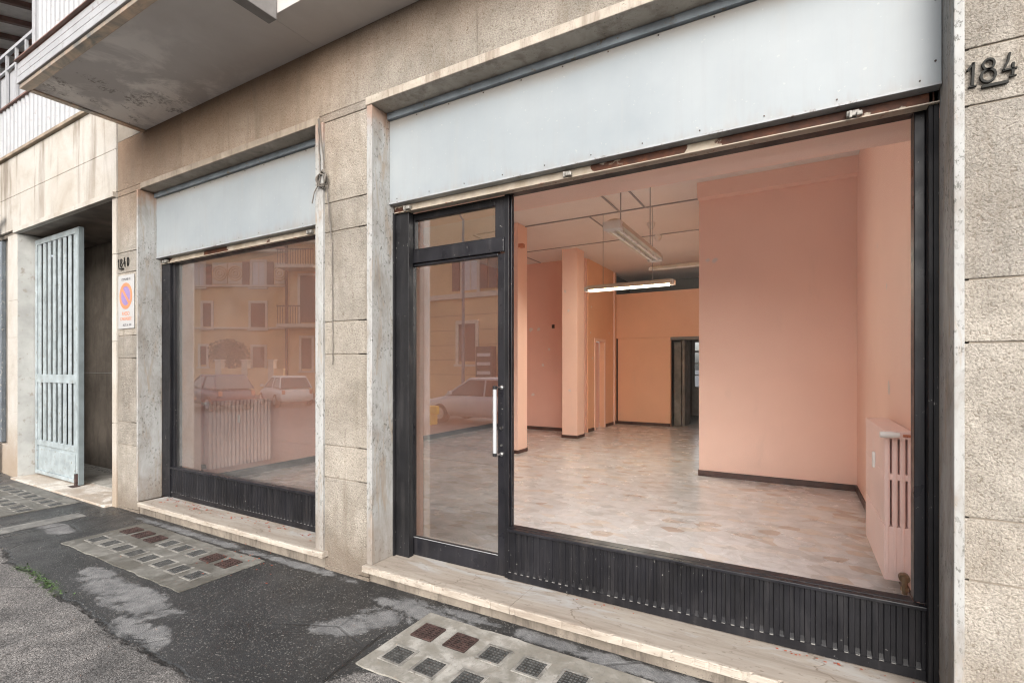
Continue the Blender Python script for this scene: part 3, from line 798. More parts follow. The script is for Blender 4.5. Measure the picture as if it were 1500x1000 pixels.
B('edge_cap', M['browntrim'], BA, (-5.69,-2.98,-.94,-.88,4.058,4.068), (-5.69,-5.63,-.88,-.003,4.058,4.068), bevel=.002)
rm = MB()
x = -5.42
while x < -3.0:
    rm.prism([(x,-.86,4.12),(x+.02,-.875,4.12),(x+.055,-.875,4.12),(x+.075,-.86,4.12)], (0,0,.95)); x += .085
rm.box(-5.44,-3.0,-.858,-.85,4.12,5.07)
rm.build('railing_panel', M['whitemetal'], BA)
B('railing_post', M['whitemetal'], BA, (-5.50,-5.445,-.88,-.83,4.07,5.12), bevel=.003)
rr = MB()
y = -.82
while y < -.05:
    rr.box(-5.50,-5.48,y,y+.02,4.12,5.05); y += .11
rr.box(-5.505,-5.475,-.82,-.02,5.05,5.10)
rr.build('railing_side', M['whitemetal'], BA)

# ------------------------------------------------------------------ gateway wall on the left with terrace above
GW = thing('gateway_wall', (-8, 0, 0), 'cream stone gateway wall with a flat lintel, left of the shop', 'wall')
m = MB()
def gc(x0, x1, zs):
    for a, b in zip(zs, zs[1:]): m.box(x0, x1-.002, -.012, .16, a+.002, b-.002)
gc(-6.300, -6.2065, [-.05,.91,1.774,2.695,3.285]); gc(-9.352, -9.01, [-.05,.9,1.4,1.9,2.4,3.285])
gc(-9.352, -6.2065, [3.345, 3.80, 4.33]); gc(-14, -9.356, [3.345,3.80,4.33]); gc(-14, -10.4, [-.05,1.7,3.345])
m.build('stone_facing', M['cream'], GW, bevel=.003)
B('wall_core', M['cream'], GW, (-9.351,-9.012,-.005,.3,-.05,3.284), (-14,-9.353,-.002,.8,3.344,4.33), (-14,-10.41,0,.8,-.05,3.28), bevel=0)
B('wall_core', M['cream'], GW, (-9.35,-6.21,-.003,.9,3.348,4.33), bevel=0)
B('lintel_edge', M['cream'], GW, (-9.05,-6.2075,-.045,.02,3.287,3.343), bevel=.004)
B('passage_ceiling', simple('stained_passage_ceiling', (.20,.17,.145), .8, var=.3, scale=3), GW, (-10.3,-6.21,.021,.816,3.290,3.342), bevel=0)
B('gate_jamb', simple('grey_render', (.40,.40,.385), .85, var=.14, scale=3, bump=.3, dirt=(.28,.26,.23)), GW, (-9.0115,-9.004,-.008,.302,.0,3.284), bevel=.002)
B('coping', simple('brown_coping', (.27,.215,.16), .8, var=.25, scale=5), GW, (-14,-6.2,-.05,.5,4.332,4.372), bevel=.004)
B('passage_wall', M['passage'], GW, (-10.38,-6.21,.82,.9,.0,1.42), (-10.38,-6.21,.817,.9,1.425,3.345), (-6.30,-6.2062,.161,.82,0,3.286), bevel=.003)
B('threshold', M['concrete_pale'], GW, (-9.0,-6.302,-.08,.30,-.02,.052), bevel=.006)
B('passage_floor', M['concrete'], GW, (-10.3,-6.302,.302,.816,-.02,.058), bevel=0)
# pipe and blue-grey panel beyond
pp = MB(); pp.tube([(-9.62,-.09,.02),(-9.62,-.09,3.42),(-9.60,-.12,3.50),(-9.5,-.13,3.54),(-9.37,-.13,3.56)], [.045,.045,.05,.05,.05], 14)
tag(pp.build('drainpipe', M['graff'], smooth=40), 'blue-grey drainpipe with a bent top at the left edge', 'drainpipe')
sh = B('closed_shutter', M['graff'], None, (-10.35,-9.70,.02,.06,.45,3.28), bevel=.003)
tag(sh, 'blue-grey metal shutter with paint marks behind the drainpipe', 'shutter')
GWb = B('low_wall', M['cream'], GW, (-10.38,-9.36,.0,.4,-.05,.44), (-10.38,-9.36,.065,.3,.44,3.342), bevel=.004)

# gate leaf
GT = thing('metal_gate', (-8.3, .18, .06), 'closed leaf of a pale blue slatted metal gate', 'gate')
B('gate_frame', M['gate'], GT, (-8.99,-8.93,.16,.20,.075,3.22), (-7.70,-7.635,.16,.20,.065,3.22), (-8.93,-7.70,.16,.20,3.15,3.22), (-8.93,-7.70,.16,.20,1.30,1.41), (-8.93,-7.70,.16,.20,.46,.53), (-8.93,-7.70,.16,.20,.075,.12), bevel=.004)
B('lower_panel', M['gate'], GT, (-8.93,-7.70,.178,.186,.12,.46), (-8.88,-7.75,.170,.178,.16,.42), bevel=.004)
gm = MB()
for i in range(8):
    x = -8.90+i*(1.17/7.35)
    gm.box(x, x+.085, .168, .180, .53, 1.30); gm.box(x, x+.085, .168, .180, 1.41, 3.15); gm.box(x, x+.006, .18, .205, .53, 1.3); gm.box(x, x+.006, .18, .205, 1.41, 3.15)
gm.build('slats', M['gate'], GT, bevel=.001)
B('edge_plate', simple('dark_gate_edge', (.16,.19,.20), .5), GT, (-7.634,-7.60,.155,.21,.06,3.22), bevel=.003)
B('floor_bolt', M['rustdark'], GT, (-7.66,-7.62,.13,.158,.052,.2), (-7.7,-7.56,.08,.16,.052,.058), bevel=.002)

# terrace above the gateway
TF = thing('terrace_fence', (-9, .15, 4.37), 'white sheet fence along the terrace above the gateway', 'fence')
cm = MB(); x = -13.0
while x < -6.3:
    cm.prism([(x,.10,4.375),(x+.03,.075,4.375),(x+.085,.075,4.375),(x+.115,.10,4.375)], (0,0,.79)); x += .14
cm.box(-13, -6.25, .101, .108, 4.375, 5.165)
cm.build('corrugated_sheet', M['whitemetal'], TF)
B('seam_rail', M['browntrim'], TF, (-13,-6.25,.05,.12,5.166,5.19), bevel=.002)
tm = MB(); x = -13.0
while x < -6.3:
    tm.box(x, x+.035, .07, .10, 5.19, 5.92); x += .36
tm.box(-13,-6.25,.065,.105,5.921,5.965); tm.box(-13,-6.25,.072,.098,5.70,5.73)
tm.box(-13,-6.25,.11,.115,5.192,5.69)
tm.build('panel_railing', M['whitemetal'], TF)
tw_ = B('grey_house', simple('grey_rendered_wall', (.50,.51,.52), .85, var=.12), None, (-16,-6.1,2.6,2.8,4.38,9.5), bevel=.003)
tag(tw_, 'pale grey wall of the house behind the terrace', 'house')
AW = thing('terrace_roof', (-9.6, 1.2, 6.6), 'ribbed sheet roof sloping over the terrace, top left', 'roof')
am = MB().prism([(-16,-.1,6.62),(-16,2.58,7.35),(-16,2.58,7.39),(-16,-.1,6.66)], (9.0,0,0)); am.build('roof_sheet', M['awning'], AW)
am = MB(); x = -15.8
while x < -7.0:
    am.prism([(x,-.1,6.54),(x,2.58,7.27),(x,2.58,7.345),(x,-.1,6.615)], (.07,0,0)); x += .62
am.build('rafters', M['browntrim'], AW)
B('edge_beam', M['whitemetal'], AW, (-16,-7.0,-.15,-.1,6.52,6.72), bevel=.004)
tag(B('wall_lamp', M['whitemetal'], None, (-8.75,-8.45,-.12,.0,6.28,6.40), (-8.64,-8.56,-.08,.0,6.40,6.55), bevel=.01), 'small white box lamp under the terrace roof', 'lamp')

# ------------------------------------------------------------------ things on the facade
def ribbon(pts, w, y0, y1, mb):
    """flat stroke in the wall plane through pts (x, z), width w"""
    L_, R_ = [], []
    n = len(pts)
    for i, p in enumerate(pts):
        a = pts[max(i-1, 0)]; b = pts[min(i+1, n-1)]
        d = Vector((b[0]-a[0], b[1]-a[1])); d.normalize(); q = Vector((-d.y, d.x))
        ww = w[i] if isinstance(w, (list, tuple)) else w
        L_.append((p[0]+q.x*ww/2, p[1]+q.y*ww/2)); R_.append((p[0]-q.x*ww/2, p[1]-q.y*ww/2))
    for i in range(n-1):
        mb.prism([(L_[i][0],y0,L_[i][1]),(L_[i+1][0],y0,L_[i+1][1]),(R_[i+1][0],y0,R_[i+1][1]),(R_[i][0],y0,R_[i][1])], (0,y1-y0,0))
def arc(cx, cz, rx, rz, a0, a1, n=14):
    return [(cx+rx*math.cos(R(a0+(a1-a0)*i/n)), cz+rz*math.sin(R(a0+(a1-a0)*i/n))) for i in range(n+1)]
def digit(ch, x, z, h, par, y0=-.015, y1=-.004, D_=None):
    mb = MB(); w = h*.5; t = h*.092
    if ch == '1':
        ribbon([(x+w*.35,z),(x+w*.42,z+h)], t, y0, y1, mb); ribbon([(x+w*.42,z+h*.98),(x+w*.02,z+h*.70)], t*.8, y0, y1, mb); ribbon([(x+w*.1,z),(x+w*.62,z)], t*.6, y0, y1, mb)
    elif ch == '8':
        ribbon(arc(x+w*.5, z+h*.27, w*.46, h*.27, 0, 360, 20), t*.9, y0, y1, mb); ribbon(arc(x+w*.52, z+h*.75, w*.36, h*.22, 0, 360, 18), t*.85, y0, y1, mb)
    elif ch == '4':
        ribbon([(x+w*.55,z+h*1.08),(x+w*.42,z+h*.72),(x+w*.1,z+h*.33)], t*.9, y0, y1, mb); ribbon([(x+w*.05,z+h*.33),(x+w*1.02,z+h*.33)], t*.8, y0, y1, mb)
        ribbon([(x+w*.72,z),(x+w*.76,z+h*.60)], t, y0, y1, mb); ribbon([(x+w*.5,z),(x+w*.98,z)], t*.55, y0, y1, mb)
    elif ch == 'D':
        ribbon([(x+w*.15,z),(x+w*.15,z+h)], t, y0, y1, mb)
        ribbon([(x+w*.1,z+h)]+arc(x+w*.35, z+h*.5, w*.5, h*.5, 90, -90)+[(x+w*.1,z)], t*.9, y0, y1, mb)
    return mb.build('digit' if ch != 'D' else 'letter', M['numeral'], par)
HN = thing('house_number', (.62, -.01, 2.54), 'dark metal numerals 184 on the right-hand stone pier', 'house number')
digit('1', .550, 2.545, .088, HN); digit('8', .588, 2.550, .086, HN); digit('4', .646, 2.553, .080, HN)
mb = MB(); ribbon([(.592,2.536),(.664,2.536)], .010, -.015, -.004, mb); mb.build('underline', M['numeral'], HN)
HN2 = thing('house_number', (-6.06, -.01, 2.55), 'small dark metal numerals 184D above the no parking sign', 'house number')
for c_, x_ in zip('184D', (-6.185,-6.135,-6.065,-5.985)): digit(c_, x_, 2.545, .085, HN2, -.008, -.001)
mb = MB(); ribbon([(-6.13,2.525),(-6.055,2.525)], .010, -.022, -.004, mb); mb.build('underline', M['numeral'], HN2)
SG = thing('no_parking_sign', (-5.99, -.01, 1.9), 'white vehicle-access no parking plate on the narrow stone pier', 'sign')
B('plate', M['sign'], SG, (-6.155,-5.825,-.014,-.006,1.90,2.45), bevel=.002)
mb = MB(); ribbon(arc(-5.99,2.235,.117,.117,0,360,36), .036, -.0165, -.0145, mb); mb.build('ring', M['signred'], SG)
mb = MB(); mb.prism([(x_,-.0158,z_) for x_, z_ in arc(-5.99,2.235,.098,.098,0,350,35)], (0,.0012,0)); mb.build('disc', M['signblue'], SG)
mb = MB(); ribbon([(-6.062,2.307),(-5.918,2.163)], .03, -.0175, -.0163, mb); mb.build('slash', M['signred'], SG)
def words(body, x, z, size, mat, par, y=-.0148):
    cu = bpy.data.curves.new('words', 'FONT'); cu.body = body; cu.size = size; cu.extrude = .0004; cu.align_x = 'CENTER'
    ob = bpy.data.objects.new('words', cu); COL.objects.link(ob)
    bpy.context.view_layer.update()
    me = bpy.data.meshes.new_from_object(ob.evaluated_get(bpy.context.evaluated_depsgraph_get()))
    COL.objects.unlink(ob); bpy.data.objects.remove(ob)
    me.transform(Matrix.Translation((x-ORG[par.name][0], y-ORG[par.name][1], z-ORG[par.name][2])) @ Matrix.Rotation(R(90), 4, 'X'))
    me.materials.clear(); me.materials.append(mat)
    q = bpy.data.objects.new('lettering', me); COL.objects.link(q); q.parent = par
words('COMUNE DI', -5.99, 2.395, .034, M['signgrey'], SG)
words('PASSO', -5.99, 2.035, .055, M['signtext'], SG); words('CARRABILE', -5.99, 1.985, .048, M['signtext'], SG); words('AUT. N. 184', -5.965, 1.925, .034, M['signgrey'], SG)

# looped cable on the pier
wc = MB()
def wob(a, b, n=10, amp=.004, y=-.02):
    out = []
    for i in range(n+1):
        t = i/n; out.append((a[0]+(b[0]-a[0])*t+random.uniform(-amp,amp), y+random.uniform(-.002,.002), a[1]+(b[1]-a[1])*t))
    return out
wc.tube(wob((-3.03,3.31),(-3.01,2.90), y=-.03), .004, 6); wc.tube(wob((-3.02,3.31),(-2.955,2.90), y=-.032), .004, 6)
for k in range(5):
    cx, cz = -2.985+random.uniform(-.015,.015), 2.865+random.uniform(-.012,.012); rx = .042+random.uniform(-.012,.012); rz = .05+random.uniform(-.012,.012); ph = random.random()*6
    wc.tube([(cx+rx*math.cos(a+ph), -.035+.012*math.sin(a*2+k), cz+rz*math.sin(a+ph)) for a in [i*2*math.pi/18 for i in range(18)]], .0045, 6, closed=True)
wc.tube([(-3.01,-.035,2.84),(-3.06,-.04,2.78),(-3.085,-.04,2.70)], .004, 6)
wc.tube(wob((-2.95,2.84),(-2.915,2.55), y=-.022)+wob((-2.912,2.53),(-2.90,2.42), 4, .002, -.02), .0045, 6)
wc.tube(wob((-2.905,2.40),(-2.895,1.52), 24, .0025, -.012), .0032, 6)
tag(wc.build('looped_cable', M['wire'], smooth=60), 'grey cable looped into a coil on the pier between the windows', 'cable')

# ------------------------------------------------------------------ pavement light panels
def grate_mb(x, y, w, z):
    mb = MB(); n = 7; r = w/2
    mb.box(x-r, x+r, y-r, y-r+.008, z, z+.006); mb.box(x-r, x+r, y+r-.008, y+r, z, z+.006)
    mb.box(x-r, x-r+.008, y-r+.0081, y+r-.0081, z, z+.006); mb.box(x+r-.008, x+r, y-r+.0081, y+r-.0081, z, z+.006)
    for i in range(1, 8):
        yy = y-r+i*w/8; mb.box(x-r+.0081, x+r-.0081, yy-.0032, yy+.0032, z, z+.005)
    for i in range(1, 4):
        xx = x-r+i*w/4; mb.box(xx-.005, xx+.005, y-r+.0081, y+r-.0081, z+.0002, z+.0055)
    return mb
def lens_mb(x, y, w, z):
    mb = MB(); r = w/2; n = 6; q = w/n
    mb.box(x-r, x+r, y-r, y+r, z-.004, z)
    for i in range(n):
        for j in range(n):
            cx, cy = x-r+(i+.5)*q, y-r+(j+.5)*q; a = q*.40; b = q*.22
            k = len(mb.v)
            mb.v += [(cx-a,cy-a,z),(cx+a,cy-a,z),(cx+a,cy+a,z),(cx-a,cy+a,z),(cx-b,cy-b,z+.004),(cx+b,cy-b,z+.004),(cx+b,cy+b,z+.004),(cx-b,cy+b,z+.004)]
            mb.f += [(k,k+1,k+5,k+4),(k+1,k+2,k+6,k+5),(k+2,k+3,k+7,k+6),(k+3,k,k+4,k+7),(k+4,k+5,k+6,k+7)]
    return mb
def rim_mb(x, y, w, z, t=.016):
    mb = MB(); r = w/2+t; s = w/2
    for (a,b,c,d) in ((-r,r,-r,-s),(-r,r,s,r),(-r,-s,-s,s),(s,r,-s,s)): mb.box(x+a, x+b, y+c, y+d, z-.001, z+.003)
    return mb
def slab_outline(x0, x1, y0, y1, z, amp, seed):
    rnd = random.Random(seed); pts = []
    def edge(a, b, n, am):
        for i in range(n):
            t = i/n; px = a[0]+(b[0]-a[0])*t; py = a[1]+(b[1]-a[1])*t
            w = am*mnoise.noise(Vector((px*4, py*4, seed)))+am*.5*mnoise.noise(Vector((px*14, py*14, seed)))
            pts.append((px+w*(.6 if a[1] != b[1] else .2), py+w*(1 if a[1] == b[1] else .2), z))
    edge((x0,y0),(x1,y0),60,amp); edge((x1,y0),(x1,y1),18,amp*.5); edge((x1,y1),(x0,y1),60,amp*.8); edge((x0,y1),(x0,y0),18,amp*.3)
    return MB().prism(pts, (0,0,.008))
def panel(x0, x1, y0, y1, xs0, pitch, rows, w, open_idx, label, seed, bed):
    t = thing('pavement_light', ((x0+x1)/2, (y0+y1)/2, GZ), label, 'pavement light', 'pavement lights along the shop')
    z = GZ+.0095
    slab_outline(x0, x1, y0, y1, GZ+.0005, .016, seed).build('concrete_bed', bed, t)
    n = int((x1-xs0-.06)/pitch)+1
    for r_, yr in enumerate(rows):
        for i in range(n):
            x = xs0+i*pitch+random.uniform(-.004,.004); y = yr+random.uniform(-.004,.004)
            if (r_, i) in open_idx:
                b = B('dark_backing', M['shaftshade'], t, (x-w/2, x+w/2, y-w/2, y+w/2, z-.0005, z+.0008), bevel=0)  # black plate stands in for the shade below the grate
                grate_mb(x, y, w, z+.002).build('grate', M['rustdark'], b)
            else:
                b = rim_mb(x, y, w*.86, z).build('rim', M['lensrim'], t, bevel=.0015)
                lens_mb(x, y, w*.86, z+.0005).build('lens', M['lens'], b)
    return t
WETC = mat_concrete('worn_wet_concrete', (.10,.097,.085), (.22,.213,.195), (.06,.056,.046))
panel(-1.90, 1.3, -.72, -.135, -1.765, .2135, (-.322,-.568), .138, {(0,0),(0,1)}, 'pale concrete pavement light with two rusty grates by the big window sill', 3, M['concrete'])
panel(-5.33, -3.50, -.74, -.14, -5.16, .212, (-.31,-.55), .135, {(0,0),(0,1),(0,2),(0,6),(0,7)}, 'worn grey pavement light in wet concrete before the smaller window', 9, WETC)
panel(-8.6, -6.78, -.74, -.11, -8.4, .22, (-.30,-.54), .13, set(), 'faded pavement light in front of the gateway', 15, WETC)
# pale strip and seams across the pavement
ps = MB().prism([(-6.33,-3.2,GZ+.0005),(-6.02,-3.2,GZ+.0005),(-6.10,-.3,GZ+.0005),(-6.30,-.3,GZ+.0005)], (0,0,.004)).build('concrete_strip', mat_concrete('strip_concrete', (.13,.13,.125), (.24,.235,.22), (.08,.08,.08)))
tag(ps, kind='structure')
# moss in the crack, flakes of paint, grit
mo = MB()
for i in range(80):
    x = random.gauss(-4.62, .22); base = -1.335+.05*(-x)
    y = -1.335-.05*x+random.gauss(0, .018)+.01; a = random.random()*6; s_ = random.uniform(.004,.012); hgt = random.uniform(.004,.014)
    mo.poly([(x-s_*math.cos(a),y-s_*math.sin(a),GZ+.001),(x+s_*math.cos(a),y+s_*math.sin(a),GZ+.001),(x+random.uniform(-.006,.006),y+random.uniform(-.006,.006),GZ+hgt)])
tag(mo.build('moss', simple('moss_green', (.045,.085,.025), .9)), 'green moss growing in the crack of the pavement', 'moss', kind='stuff')
def flakes(name, n, fx, fy, z, s0, s1, mat, label):
    mb = MB()
    for i in range(n):
        x, y = fx(), fy(); s_ = random.uniform(s0, s1); k = random.choice((4,5,6)); a0 = random.random()*6
        zz = z(x, y) if callable(z) else z
        ring = [(x+s_*random.uniform(.5,1)*math.cos(a0+j*2*math.pi/k), y+.7*s_*random.uniform(.5,1)*math.sin(a0+j*2*math.pi/k), zz+random.uniform(0,.3)*s_) for j in range(k)]
        mb.prism(ring, (0,0,.0012))
    tag(mb.build(name, mat), label, 'debris', kind='stuff')
flakes('paint_flakes', 105, lambda: -5.5+2.4*random.random()**1.4, lambda: .19-abs(random.gauss(0,.06)), .1705, .004, .015, M['flake'], 'red paint flakes littering the left window sill')
flakes('paint_flakes', 26, lambda: random.choice((-.9,-.1,.2,.45))+random.gauss(0,.1), lambda: .22-abs(random.gauss(0,.012)), .1605, .003, .010, M['flake'], 'few red paint flakes at the foot of the ribbed panel')
flakes('paint_flakes', 40, lambda: random.gauss(-3.7,.25), lambda: random.gauss(-.25,.12), GZ+.010, .004, .012, M['flake'], 'red flakes scattered on the worn grey pavement light')
flakes('grit', 500, lambda: random.uniform(-6,.8), lambda: random.uniform(-2.2,-.05), GZ+.0005, .0015, .0045, M['grit'], 'pale grit and small stones scattered over the pavement')
flakes('grit', 130, lambda: random.uniform(-8.9,-6.35), lambda: random.uniform(.66,.8), .0585, .008, .03, M['grit'], 'rubble swept against the passage wall behind the gate')

# ------------------------------------------------------------------ across the street (seen in the glass)
F_ = math.sqrt(1); YAW = R(29.86); ss, cc = math.sin(YAW), math.cos(YAW)
def opp(name, loc, rz, w, h, mat, label, cat='house'):
    t = thing(name, loc, label, cat, 'houses across the street', rz, local=True)
    MB().box(0, w, 0, 8, 0, h).build('wall', mat, t)
    MB().prism([(-.4,-.5,h+.002),(w+.4,-.5,h+.002),(w+.4,-.5,h+.14),(-.4,-.5,h+.14)], (0,8.6,0)).build('eaves', M['palestone'], t)
    MB().prism([(-.4,-.5,h+.145),(-.4,8.1,h+.145),(-.4,3.8,h+1.9)], (w+.8,0,0)).build('roof', M['roof'], t)
    return t
def win(t, x, z0, w, h, shutters=False, open_sh=True, curtain=False):
    f = B('window', M['palestone'], t, (x-.14,x,-.06,.0,z0-.12,z0+h+.14), (x+w,x+w+.14,-.06,0,z0-.12,z0+h+.14), (x,x+w,-.06,0,z0+h,z0+h+.14), (x-.2,x+w+.2,-.1,0,z0-.22,z0-.121), bevel=0)
    if curtain:
        B('pane', M['curtain'], f, (x,x+w,-.012,-.002,z0,z0+h), bevel=0); B('glazing_bar', M['palestone'], f, (x+w/2-.03,x+w/2+.03,-.03,-.013,z0,z0+h), bevel=0)
    else:
        B('pane', M['shutterwood'] if not shutters else M['pane'], f, (x,x+w,-.02,-.002,z0,z0+h), bevel=0)
        if not shutters:
            sl = MB(); zz = z0+.05
            while zz < z0+h-.05: sl.box(x+.05, x+w-.05, -.035, -.021, zz, zz+.05); zz += .09
            sl.build('louvres', M['shutterwood'], f)
    if shutters:
        for xa, xb in ((x-.16-w*.55, x-.16), (x+w+.16, x+w+.16+w*.55)): B('shutter', M['shutterwood'], f, (xa,xb,-.1,-.061,z0,z0+h), bevel=0)
    return f
# house A faces us squarely in the glass; local x runs along its front, seen mirrored
dA = 30.0
def vpt(px, d, gy): # point in the mirrored street for a direction given as tangent
    u = (px-750)/728
    return (-ss*d+cc*u*d, 2*gy-(cc*d+ss*u*d-2.47))
rot = math.pi-YAW          # fronts turned towards the shop
def zA(y, d): return 1.5+(538-y)/728*d
def house_from(px0, px1, d, gy, mat, name, label, ytop):
    # front runs from px1 (local 0) to px0 (local w); local +y points away from the shop
    x1, y1 = vpt(px1, d, gy); x0, y0 = vpt(px0, d, gy)
    w = math.hypot(x1-x0, y1-y0); ang = math.atan2(y0-y1, x0-x1)
    t = opp(name, (x1, y1, 0), ang, w, zA(ytop, d)*1.0, mat, label)
    lx = lambda px: (px1-px)/728*d
    return t, lx, w
A, lx, wA = house_from(215, 419, dA, .25, M['ochre'], 'ochre_house', 'ochre house with round ornaments between its top windows, mirrored in the left window', 371)
for y_ in (419, 480.5): B('string_course', M['palestone'], A, (0, wA, -.12, 0, zA(y_+1.3, dA), zA(y_-1.3, dA)), bevel=0)
for pa, pb in ((311,334),(334,357),(402,418)):
    xa, xb = lx(pb)+.03, lx(pa)-.03; za, zb_ = zA(416,dA), zA(385,dA)
    f = B('ornament_panel', M['palestone'], A, (xa,xb,-.04,0,za,zb_), bevel=0)
    for k, rr_ in enumerate((.42,.28,.13)):
        mb = MB(); cx, cz = (xa+xb)/2, (za+zb_)/2
        pts = [(cx+rr_*math.cos(a), -.06, cz+rr_*math.sin(a)) for a in [i*2*math.pi/24 for i in range(24)]]
        mb.tube(pts, .035, 6, closed=True); mb.build('ring', M['ochre2'], f)
for pa, pb, ya, yb, kw in ((370,388,384,418,dict(shutters=True,curtain=True)),(284,299,387,418,dict(shutters=True,curtain=True)),(368,389,444,479,{}),(298,310,444,478,{}),(371,388,508,538,{}),(294,303,507,534,{}),(240,258,444,479,{}),(240,258,387,417,{})):
    win(A, lx(pb), zA(yb,dA), lx(pa)-lx(pb), zA(ya,dA)-zA(yb,dA), **kw)
Bh, lx2, wB = house_from(420, 530, 28.5, .25, M['ochre2'], 'corner_house', 'taller ochre house with iron balconies, mirrored at the right of the left window', 358)
dB = 28.5
B('downpipe', M['shutterwood'], Bh, (wB-.08,wB+.04,-.12,-.02,0,zA(360,dB)), bevel=0)
for yb, yt in ((481,452),(397,372)):
    z0_ = zA(yb, dB)
    bb = B('balcony', M['palestone'], Bh, (lx2(470),lx2(418),-1.1,0,z0_,z0_+.18), bevel=0)
    rb = MB(); x_ = lx2(470)
    while x_ < lx2(418): rb.box(x_,x_+.03,-1.08,-1.05,z0_+.18,zA(yt,dB)); x_ += .14
    rb.box(lx2(470),lx2(418),-1.1,-1.03,zA(yt,dB),zA(yt,dB)+.06); rb.build('railing', M['shutterwood'], bb)
for pa, pb, ya, yb in ((440,468,404,472),(442,457,495,540),(490,510,404,470),(490,510,495,540)):
    win(Bh, lx2(pb), zA(yb,dB), lx2(pa)-lx2(pb), zA(ya,dB)-zA(yb,dB))
# house C runs parallel to the shop: y = -13.4
C_ = opp('shuttered_house', (-8.0, -13.4, 0), math.pi, 8.3, 8.6, M['ochre'], 'ochre house with brown shutters, mirrored in the glass door')
lc = lambda X: -8.0-X
B('string_course', M['palestone'], C_, (0,8.3,-.12,0,4.28,4.48), bevel=0)
win(C_, lc(-11.02), 4.6, .66, 1.75, shutters=True, curtain=True); win(C_, lc(-11.09), 1.75, .83, 1.5); win(C_, lc(-15.0), 1.75, .9, 1.5); win(C_, lc(-15.0), 4.6, .9, 1.7, shutters=True); win(C_, lc(-9.2), 4.6, .7, 1.7, shutters=True)
for z_ in (1.2,1.8,2.4,3.0,3.6): B('groove', M['shutterwood'], C_, (0,8.3,-.004,.0,z_,z_+.015), bevel=0)
lp = MB().tube([(-11.15,-12.6,.02),(-11.15,-12.6,7.2)], [.07,.045], 10); lpo = thing('street_lamp', (-11.15,-12.6,.03), 'thin grey lamp post in front of the shuttered house', 'street lamp')
lp.build('post', M['bluegrey'], lpo, smooth=40); MB().tube([(-11.15,-12.6,7.15),(-11.15,-12.1,7.5),(-11.15,-11.3,7.55)], .035, 8).build('arm', M['bluegrey'], lpo); B('lamp_head', M['bluegrey'], lpo, (-11.27,-11.03,-11.6,-11.0,7.48,7.6), bevel=.03)
ki = thing('notice_cabinet', (-10.2,-12.8,.03), 'dark green glazed notice cabinet on the far pavement', 'cabinet')
B('body', M['green'], ki, (-10.65,-9.9,-13.0,-12.7,.03,2.3), bevel=.02)
for k_ in range(4): B('shelf_paper', M['curtain'], ki, (-10.58,-9.98,-12.699,-12.69,.9+k_*.34,1.02+k_*.34), bevel=0)
# garden wall and tree before house A
vx, vy = vpt(336, 28.0, .25)
TR = thing('tree', (vx, vy, 0), 'dark round-crowned tree behind the garden wall across the street', 'tree')
MB().tube([(vx,vy,0),(vx+.05,vy,1.0),(vx-.05,vy,1.9)], [.12,.09,.06], 8).build('trunk', M['bark'], TR)
lf = MB()
for i in range(2600):
    while True:
        q = Vector((random.uniform(-1,1), random.uniform(-1,1), random.uniform(-1,1)))
        if .15 < q.length < 1+.25*mnoise.noise(q*2.5): break
    c_ = Vector((vx,vy,2.25))+Vector((q.x*1.0,q.y*1.0,q.z*.85)); a = Vector((random.uniform(-1,1),random.uniform(-1,1),random.uniform(-1,1))).normalized()*.07; b = a.orthogonal().normalized()*.04
    lf.poly([c_-a, c_+b, c_+a, c_-b])
lf.build('crown', M['leaf'], TR)
wx0, wy0 = vpt(280, 26.5, .25); wx1, wy1 = vpt(415, 26.5, .25)
an = math.atan2(wy0-wy1, wx0-wx1); wl = math.hypot(wx0-wx1, wy0-wy1)
GWl = thing('garden_wall', (wx1,wy1,0), 'ochre garden wall with square gate posts across the street', 'wall', rz=an, local=True)
B('wall', M['ochre2'], GWl, (0,wl,0,.25,0,1.45), bevel=.01)
for q in (.5, 1.9, 3.3): B('post', M['palestone'], GWl, (q,q+.3,-.06,.31,0,1.85), (q-.05,q+.35,-.11,.36,1.851,1.93), bevel=.01)

